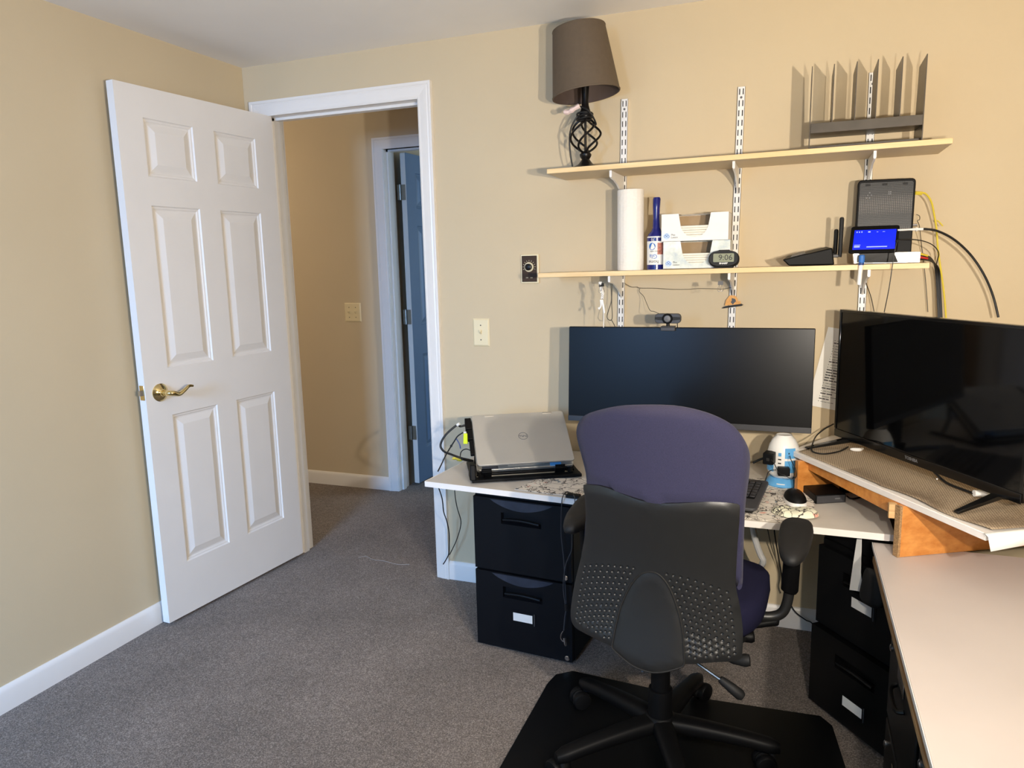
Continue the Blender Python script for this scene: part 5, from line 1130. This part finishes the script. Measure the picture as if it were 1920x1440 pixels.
def inside(p, poly):
    c = False; x, y = p; j = len(poly)-1
    for i in range(len(poly)):
        if (poly[i][1] > y) != (poly[j][1] > y) and x < (poly[j][0]-poly[i][0])*(y-poly[i][1])/(poly[j][1]-poly[i][1])+poly[i][0]: c = not c
        j = i
    return c
def dist(p, poly):
    P = Vector(p); best = 9
    for i in range(len(poly)):
        A = Vector(poly[i]); B = Vector(poly[(i+1) % len(poly)]); ab = B-A; t = max(0, min(1, (P-A).dot(ab)/max(ab.length_squared, 1e-12))); best = min(best, (A+ab*t-P).length)
    return best
def sheet(poly, fb, ff, step=.014, extra=(), pos=False):
    """solid panel on the back surface; fb/ff give the rear and front offset from the distance to the rim"""
    pts = [Vector(p) for p in poly]; n = len(pts); dep = [0]*n
    x0, x1 = min(p[0] for p in poly), max(p[0] for p in poly); y0, y1 = min(p[1] for p in poly), max(p[1] for p in poly)
    for p, dz in extra: pts.append(Vector(p)); dep.append(dz)
    y = y0+step/2
    ex = [Vector(p) for p, _ in extra[::21]] if extra else []
    while y < y1:
        x = x0+step/2
        while x < x1:
            if inside((x, y), poly) and dist((x, y), poly) > step*.4 and all((Vector((x, y))-q).length > .0072 for q in ex): pts.append(Vector((x, y))); dep.append(0)
            x += step
        y += step
    vo, _, fo, ov, _, _ = delaunay_2d_cdt(pts, [(i, (i+1) % n) for i in range(n)], [], 1, 1e-6)
    m = len(vo); D = [dist((p.x, p.y), poly) for p in vo]; dd = [dep[o[0]] if o else 0 for o in ov]
    rear = [Sf(p.x, p.y, (fb(d, (p.x, p.y)) if pos else fb(d))-q) for p, d, q in zip(vo, D, dd)]; front = [Sf(p.x, p.y, ff(d)) for p, d in zip(vo, D)]
    fs = [list(f) for f in fo]; fs2 = [[m+i for i in f][::-1] for f in fo]
    cnt = {}
    for f in fo:
        for i in range(len(f)):
            e = (f[i], f[(i+1) % len(f)]); cnt[e] = 1
    rim = [(b, a, m+a, m+b) for (a, b) in cnt if (b, a) not in cnt]
    return MB().add(rear+front, fs+fs2+rim)
ch = thing('office_chair', 'office chair with indigo upholstered back and dimpled black plastic shell, turned to the desk', 'office chair', (2.01, -.89, .0045))
shell_px = [(1094, 909), (1110, 909.5), (1124, 911), (1142, 916), (1161, 924), (1182, 932), (1202, 939), (1232, 944), (1270, 944), (1319, 941), (1350, 941.5), (1375, 944), (1387, 948), (1387, 965), (1386, 984), (1383, 1020), (1381, 1059), (1379.5, 1096), (1384, 1120), (1388, 1140), (1393, 1182), (1392, 1222), (1390, 1233), (1383, 1239), (1360, 1241), (1337, 1242), (1300, 1245), (1281, 1246), (1240, 1250), (1195, 1243), (1150, 1214), (1127, 1203), (1105, 1192), (1088, 1183), (1077, 1175), (1071, 1163), (1070, 1145), (1073, 1120), (1077, 1096), (1083, 1070), (1088, 1051), (1093, 1025), (1097, 999), (1098, 965), (1097, 940), (1096, 927)]
spoly0 = [onback(*p) for p in shell_px]
cush = [(1087, 1052), (1089, 1000), (1092, 960), (1094, 930), (1091, 890), (1083, 858), (1075, 828), (1073, 808), (1079, 791), (1098, 776), (1150, 764), (1200, 761.5), (1260, 763), (1310, 772), (1350, 786), (1380, 804), (1400, 830), (1409, 855), (1409, 880), (1406, 910), (1401, 945), (1398, 1000), (1396, 1060), (1395, 1098), (1391, 1110), (1384, 1106), (1376, 1060), (1380, 1000), (1370, 975), (1240, 985), (1110, 960), (1100, 990), (1095, 1040), (1090, 1054)]
cp = smooth2([onback(*p) for p in cush], 3)
obj('back_cushion', sheet(cp, lambda d, p=None: -.009 if (p is not None and inside(p, spoly0)) else -.015+.017*(1-math.exp(-d/.012)), lambda d: -.020-.045*(1-math.exp(-d/.02)), .016, pos=True), 'purple', ch, angle=60)
sp_ = [onback(*p) for p in shell_px]; spoly = smooth2(sp_, 2)
right = '55,182 87,242 115,305 140,368 162,430 185,495 205,556 220,617 236,680 248,740 257,798 265,857 270,912 273,968|120,195 152,257 180,322 205,386 228,448 248,512 265,575 282,636 295,698 307,757 314,816 320,875 325,930 327,988|188,212 218,275 246,340 270,405 292,468 310,530 325,594 340,657 352,718 360,777 368,835 374,893 377,950|258,230 286,296 311,360 333,425 354,490 370,552 385,617 398,680 408,740 415,800 422,860 427,915 430,975|331,250 347,315 380,380 399,445 416,510 432,575 444,638 455,702 463,765 471,825 478,885 482,943|404,272 427,338 447,405 466,470 483,535 497,600 508,665 519,730 527,793 534,853 539,912 541,973|478,296 498,363 518,430 535,497 550,563 563,630 571,693 580,757 586,820 591,882 593,942|555,325 572,390 588,457 602,525 614,592 624,658 632,722 639,788 644,850 648,912 650,972|631,355 646,422 656,492 668,555 678,625 685,688 693,755 698,820 702,885 704,945'
dims = []
for col in right.split('|'):
    for q in col.split():
        a, b = map(float, q.split(',')); dims.append(onback(1240+a/5.142, 1040+b/5.142))
tax = onback(1221, 1072)[0]
tong_px = [(1150, 1214), (1151, 1200), (1154, 1182), (1159, 1160), (1165, 1137), (1174, 1115), (1184, 1096), (1193, 1084), (1202, 1076), (1211, 1072), (1221, 1071), (1231, 1073), (1240, 1079), (1250, 1091), (1259, 1107), (1267, 1128), (1274, 1152), (1279, 1176), (1282, 1201), (1283, 1225), (1283, 1244), (1275, 1250), (1262, 1254), (1245, 1258), (1225, 1259), (1205, 1254), (1187, 1246), (1168, 1231)]
tp = smooth2([onback(*p) for p in tong_px], 2)
mir = []
for (a, z) in dims:
    q = (2*tax-a-.004, z)
    if inside(q, spoly) and dist(q, spoly) > .011 and not inside(q, tp) and dist(q, tp) > .009: mir.append(q)
dims = [q for q in dims if inside(q, spoly) and dist(q, spoly) > .010 and not inside(q, tp) and dist(q, tp) > .007]+mir
extra = []
for (a, z) in dims:
    for r_, dz, n_ in ((.0047, 0, 8), (.0034, .0018, 8), (.0018, .0032, 4)):
        for k in range(n_): extra.append(((a+r_*math.cos(2*PI*k/n_), z+r_*math.sin(2*PI*k/n_)), dz))
    extra.append(((a, z), .0030))
assert len(extra) == 21*len(dims)
# (an offset of +dz is into the shell)
sh_mb = sheet(spoly, lambda d: .004*(1-math.exp(-d/.005)), lambda d: -.0075, .013, extra)
obj('back_shell', sh_mb, 'chblk', ch, angle=50)
sp2 = obj('spine_cover', sheet(tp, lambda d: .0035+.0028*(1-math.exp(-d/.0022)), lambda d: .0035, .014), 'chblk', ch, angle=60)
# dark seam around the spine cover
ring = [Sf(a, z, .0052) for a, z in tp]
mb = MB(); mb.tube(ring, .0023, 6, closed=True); obj('seam', mb, 'dark', sp2)
# seat
SO = Vector((2.058, -.835, 0)); sq = lambda a, b, z: SO+cr*a+cf*b+Vector((0, 0, z))
mb = MB(); n = 48; vs = []
lay = [(.80, .430), (.93, .436), (.985, .452), (1.0, .475), (.99, .505), (.95, .516), (.86, .526), (.60, .522), (.25, .518)]
for s_, z_ in lay:
    for k in range(n):
        a = 2*PI*k/n; ca, sa = math.cos(a), math.sin(a)
        A = .228*s_*math.copysign(abs(ca)**.62, ca); B = .215*s_*math.copysign(abs(sa)**.62, sa)
        vs.append(sq(A, B, z_+.018*(abs(A)/.25)**2-.02*max(0, B/.235)**3))
mb.add(vs, [(i*n+k, i*n+(k+1) % n, (i+1)*n+(k+1) % n, (i+1)*n+k) for i in range(len(lay)-1) for k in range(n)]+[list(range(n))[::-1], list(range((len(lay)-1)*n, len(lay)*n))])
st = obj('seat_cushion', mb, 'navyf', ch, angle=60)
mb = MB(); vs = []
for s_, z_ in ((.55, .395), (.80, .405), (.88, .42), (.90, .432)):
    for k in range(n):
        a = 2*PI*k/n; ca, sa = math.cos(a), math.sin(a)
        vs.append(sq(.228*s_*math.copysign(abs(ca)**.62, ca), .215*s_*math.copysign(abs(sa)**.62, sa), z_))
mb.add(vs, [(i*n+k, i*n+(k+1) % n, (i+1)*n+(k+1) % n, (i+1)*n+k) for i in range(3) for k in range(n)]+[list(range(n))[::-1], list(range(3*n, 4*n))]); obj('seat_pan', mb, 'chblk', ch)
mb = MB(); mb.hexa([sq(-.07, -.13, .335), sq(.07, -.13, .335), sq(.07, .10, .335), sq(-.07, .10, .335)], [sq(-.09, -.15, .394), sq(.09, -.15, .394), sq(.09, .14, .394), sq(-.09, .14, .394)]); obj('tilt_mechanism', mb, 'blkm', ch, .008)
mb = MB(); mb.tube([sq(-.01, -.10, .37), sq(-.012, -.17, .375), Sf(-.015, .45, -.022)], [.03, .028, .03], 10); obj('back_bracket', mb, 'blkm', ch)
# column and star base
HC = Vector((2.012, -.892, 0))
mb = MB(); mb.lathe([(.033, .108), (.0335, .20), (.0325, .206), (.0275, .207)], 32, HC, cap=False); mb.lathe([(.0265, .20), (.0265, .34)], 24, HC); obj('gas_column', mb, 'blk', ch)
for k in range(5):
    ang = math.radians(5+72*k); u_ = Vector((math.cos(ang), math.sin(ang), 0)); w_ = Vector((-u_.y, u_.x, 0)); R_a = .318
    mb = MB(); vs = []; ns = 12; m_ = 12
    for i in range(ns+1):
        q = i/ns; r_ = .012+q*(R_a-.012); hw = .030-.009*q; top_ = .128-.034*q**1.6; bot_ = .082-.006*q-.018*q**3
        hh = (top_-bot_)/2; zc = (top_+bot_)/2
        if i == ns: hw *= .6; hh *= .75
        for j in range(m_):
            a = 2*PI*j/m_; ca, sa = math.cos(a), math.sin(a)
            vs.append(HC+u_*r_+w_*(hw*math.copysign(abs(ca)**.7, ca))+Vector((0, 0, zc+hh*math.copysign(abs(sa)**.6, sa))))
    mb.add(vs, [(i*m_+j, i*m_+(j+1) % m_, (i+1)*m_+(j+1) % m_, (i+1)*m_+j) for i in range(ns) for j in range(m_)]+[list(range(m_))[::-1], list(range(ns*m_, (ns+1)*m_))])
    obj('base_arm', mb, 'blk', ch, angle=50)
    # caster
    tipc = HC+u_*(R_a-.020); sw = math.radians((200, 60, 215, 150, 260)[k]); d_ = Vector((math.cos(sw), math.sin(sw), 0)); ax = Vector((-d_.y, d_.x, 0)); wc_ = tipc+d_*.020
    wz = .0045+.0285
    mb = MB(); mb.cyl(tipc+Vector((0, 0, .04)), tipc+Vector((0, 0, .078)), .0095, 12); mb.cyl(wc_+ax*-.0045+Vector((0, 0, wz)), wc_+ax*.0045+Vector((0, 0, wz)), .024, 20); cs = obj('caster', mb, 'blkm', ch)
    for s_ in (-1, 1):
        mb = MB(); o_ = wc_+Vector((0, 0, wz)); mb.tube([o_+ax*(s_*.006), o_+ax*(s_*.009), o_+ax*(s_*.021), o_+ax*(s_*.026), o_+ax*(s_*.0285)], [.0265, .0285, .0285, .025, .014], 26); obj('wheel', mb, 'blk', cs)
mb = MB(); mb.lathe([(.036, .080), (.044, .090), (.046, .112), (.040, .126), (.035, .130)], 32, HC); obj('base_hub', mb, 'blk', ch)
# armrests
for s_, padc, post in ((1, (.287, -.005), (.279, .02)), (-1, (-.287, .0), (-.275, .02))):
    zb_ = .655
    mb = MB(); mb.tube(smooth([sq(s_*.10, .0, .412), sq(s_*.19, .0, .436), sq(s_*.235, .01, .438), sq(s_*.262, .015, .452), sq(s_*.274, .018, .485), sq(s_*.279, .02, .54)], 5), .0135, 12); ar = obj('arm_tube', mb, 'chblk', ch)
    mb = MB(); mb.tube([sq(s_*.277, .02, .513), sq(s_*.278, .02, .518), sq(s_*.281, .015, .60), sq(s_*.284, .0, .645)], [.019, .022, .0215, .024], 18); obj('arm_sleeve', mb, 'blk', ch)
    mb = MB(); n_ = 28; vs = []; lays = ((.55, 0), (.86, .002), (.97, .009), (1.0, .019), (.97, .028), (.86, .034), (.5, .037))
    for k_, z_ in lays:
        for i in range(n_):
            a = 2*PI*i/n_; b_ = .128*math.sin(a); wv = .040+.011*math.sin(a)*1.0
            sa, ca = math.sin(a), math.cos(a)
            A = padc[0]*1+wv*k_*math.copysign(abs(ca)**.75, ca); B = padc[1]+.125*k_*math.copysign(abs(sa)**.8, sa)
            vs.append(sq(A, B, zb_-.010+z_+.012*(B/.125)))
    mb.add(vs, [(i*n_+j, i*n_+(j+1) % n_, (i+1)*n_+(j+1) % n_, (i+1)*n_+j) for i in range(len(lays)-1) for j in range(n_)]+[list(range(n_))[::-1], list(range((len(lays)-1)*n_, len(lays)*n_))]); obj('arm_pad', mb, 'blkm', ch, angle=60)
# controls on the right
mb = MB(); mb.tube([at(1345, 1195, y=-.95), at(1395, 1193, y=-.95), at(1409, 1194, y=-.95), at(1414, 1194, y=-.95)], [.012, .0145, .0155, .012], 14); obj('tilt_knob', mb, 'blk', ch)
mb = MB(); mb.tube([at(1345, 1222, y=-.95), at(1375, 1236, y=-.97), at(1398, 1238, y=-.98), at(1406, 1238, y=-.98)], [.009, .012, .0165, .014], 12); obj('paddle_lever', mb, 'blkm', ch)
mb = MB(); mb.tube([at(1400, 1174, y=-.85), at(1425, 1170, y=-.85), at(1445, 1166, y=-.84), at(1457, 1165, y=-.84), at(1461, 1166, y=-.84)], [.009, .010, .012, .012, .008], 12); obj('seat_lever', mb, 'blk', ch)
mb = MB(); mb.tube([at(1292, 1235, y=-.93), at(1309, 1245, y=-.93), at(1352, 1275, y=-.95)], .0042, 8); hl = setp(obj('height_lever', mb, 'hinge', ch), 'steel height lever with black grip')
mb = MB(); mb.tube([at(1350, 1273, y=-.95), at(1354, 1276, y=-.95), at(1372, 1290, y=-.955), at(1388, 1303, y=-.955), at(1393, 1307, y=-.955)], [.0085, .0105, .0135, .0145, .010], 12); obj('grip', mb, 'blkm', hl)
mb = MB(); mb.cyl(at(1203, 1258, y=-1.08), at(1207, 1258, y=-1.08), .003, 8); obj('pivot_bolt', mb, 'gray', ch)
cable('carpet_streak', [at(u, v, z=.002) for u, v in ((672, 1046), (686, 1043), (700, 1049), (722, 1052), (745, 1058), (768, 1058))], .0016, 'streak', 'pale thread lying on the carpet in front of the doorway', 'streak')  # pale streak on the carpet, built as a thin raised strand
# ================================================================== light
wd = bpy.data.worlds.new('world'); SC.world = wd; wd.use_nodes = True
bg = wd.node_tree.nodes['Background']; bg.inputs['Color'].default_value = (.30, .56, 1, 1); bg.inputs['Strength'].default_value = 2.2
def light(name, kind, loc, power, col, target=None, **k):
    l = bpy.data.lights.new(name, kind); o = bpy.data.objects.new(name, l); COL.objects.link(o); o.location = loc; l.energy = power; l.color = col
    for a, v in k.items(): setattr(l, a, v)
    if target is not None: o.rotation_euler = (Vector(target)-Vector(loc)).to_track_quat('-Z', 'Y').to_euler()
    return o
for nm_, lp_, k_ in (('lamp_bulb', (2.90, -2.40, 1.39), .62), ('second_lamp_bulb', (2.56, -2.42, 1.36), .38)):
    light(nm_, 'SPOT', lp_, LAMP*k_, (1.0, .905, .78), target=(1.5, 0, 1.70), spot_size=math.radians(158), spot_blend=1.0, shadow_soft_size=.022)
wc_ = Vector(((WX0+WX1)/2, RY, (WZ0+WZ1)/2)); dd_ = Vector((.95, -1.4, .55))
light('window_daylight', 'AREA', wc_+dd_, WIND, (.27, .53, 1.0), target=wc_, shape='RECTANGLE', size=2.2, size_y=1.5)
light('far_room_window', 'AREA', (2.3, 2.3, 1.4), 19, (.55, .76, 1.0), target=(.2, 1.7, 1.2), shape='RECTANGLE', size=1.0, size_y=1.2)
light('hall_warm_fill', 'POINT', (-1.6, .55, 2.05), HALL, (1.0, .86, .66), shadow_soft_size=.08)  # unseen weak warm point light, added to lift the hall
SC.view_settings.view_transform = 'Standard'; SC.view_settings.look = 'None'; SC.view_settings.exposure = EXPO; SC.view_settings.gamma = 1
SC.view_settings.use_curve_mapping = False
SC.cycles.use_denoising = True
SC.cycles.max_bounces = 8; SC.cycles.diffuse_bounces = 5; SC.cycles.sample_clamp_indirect = 6
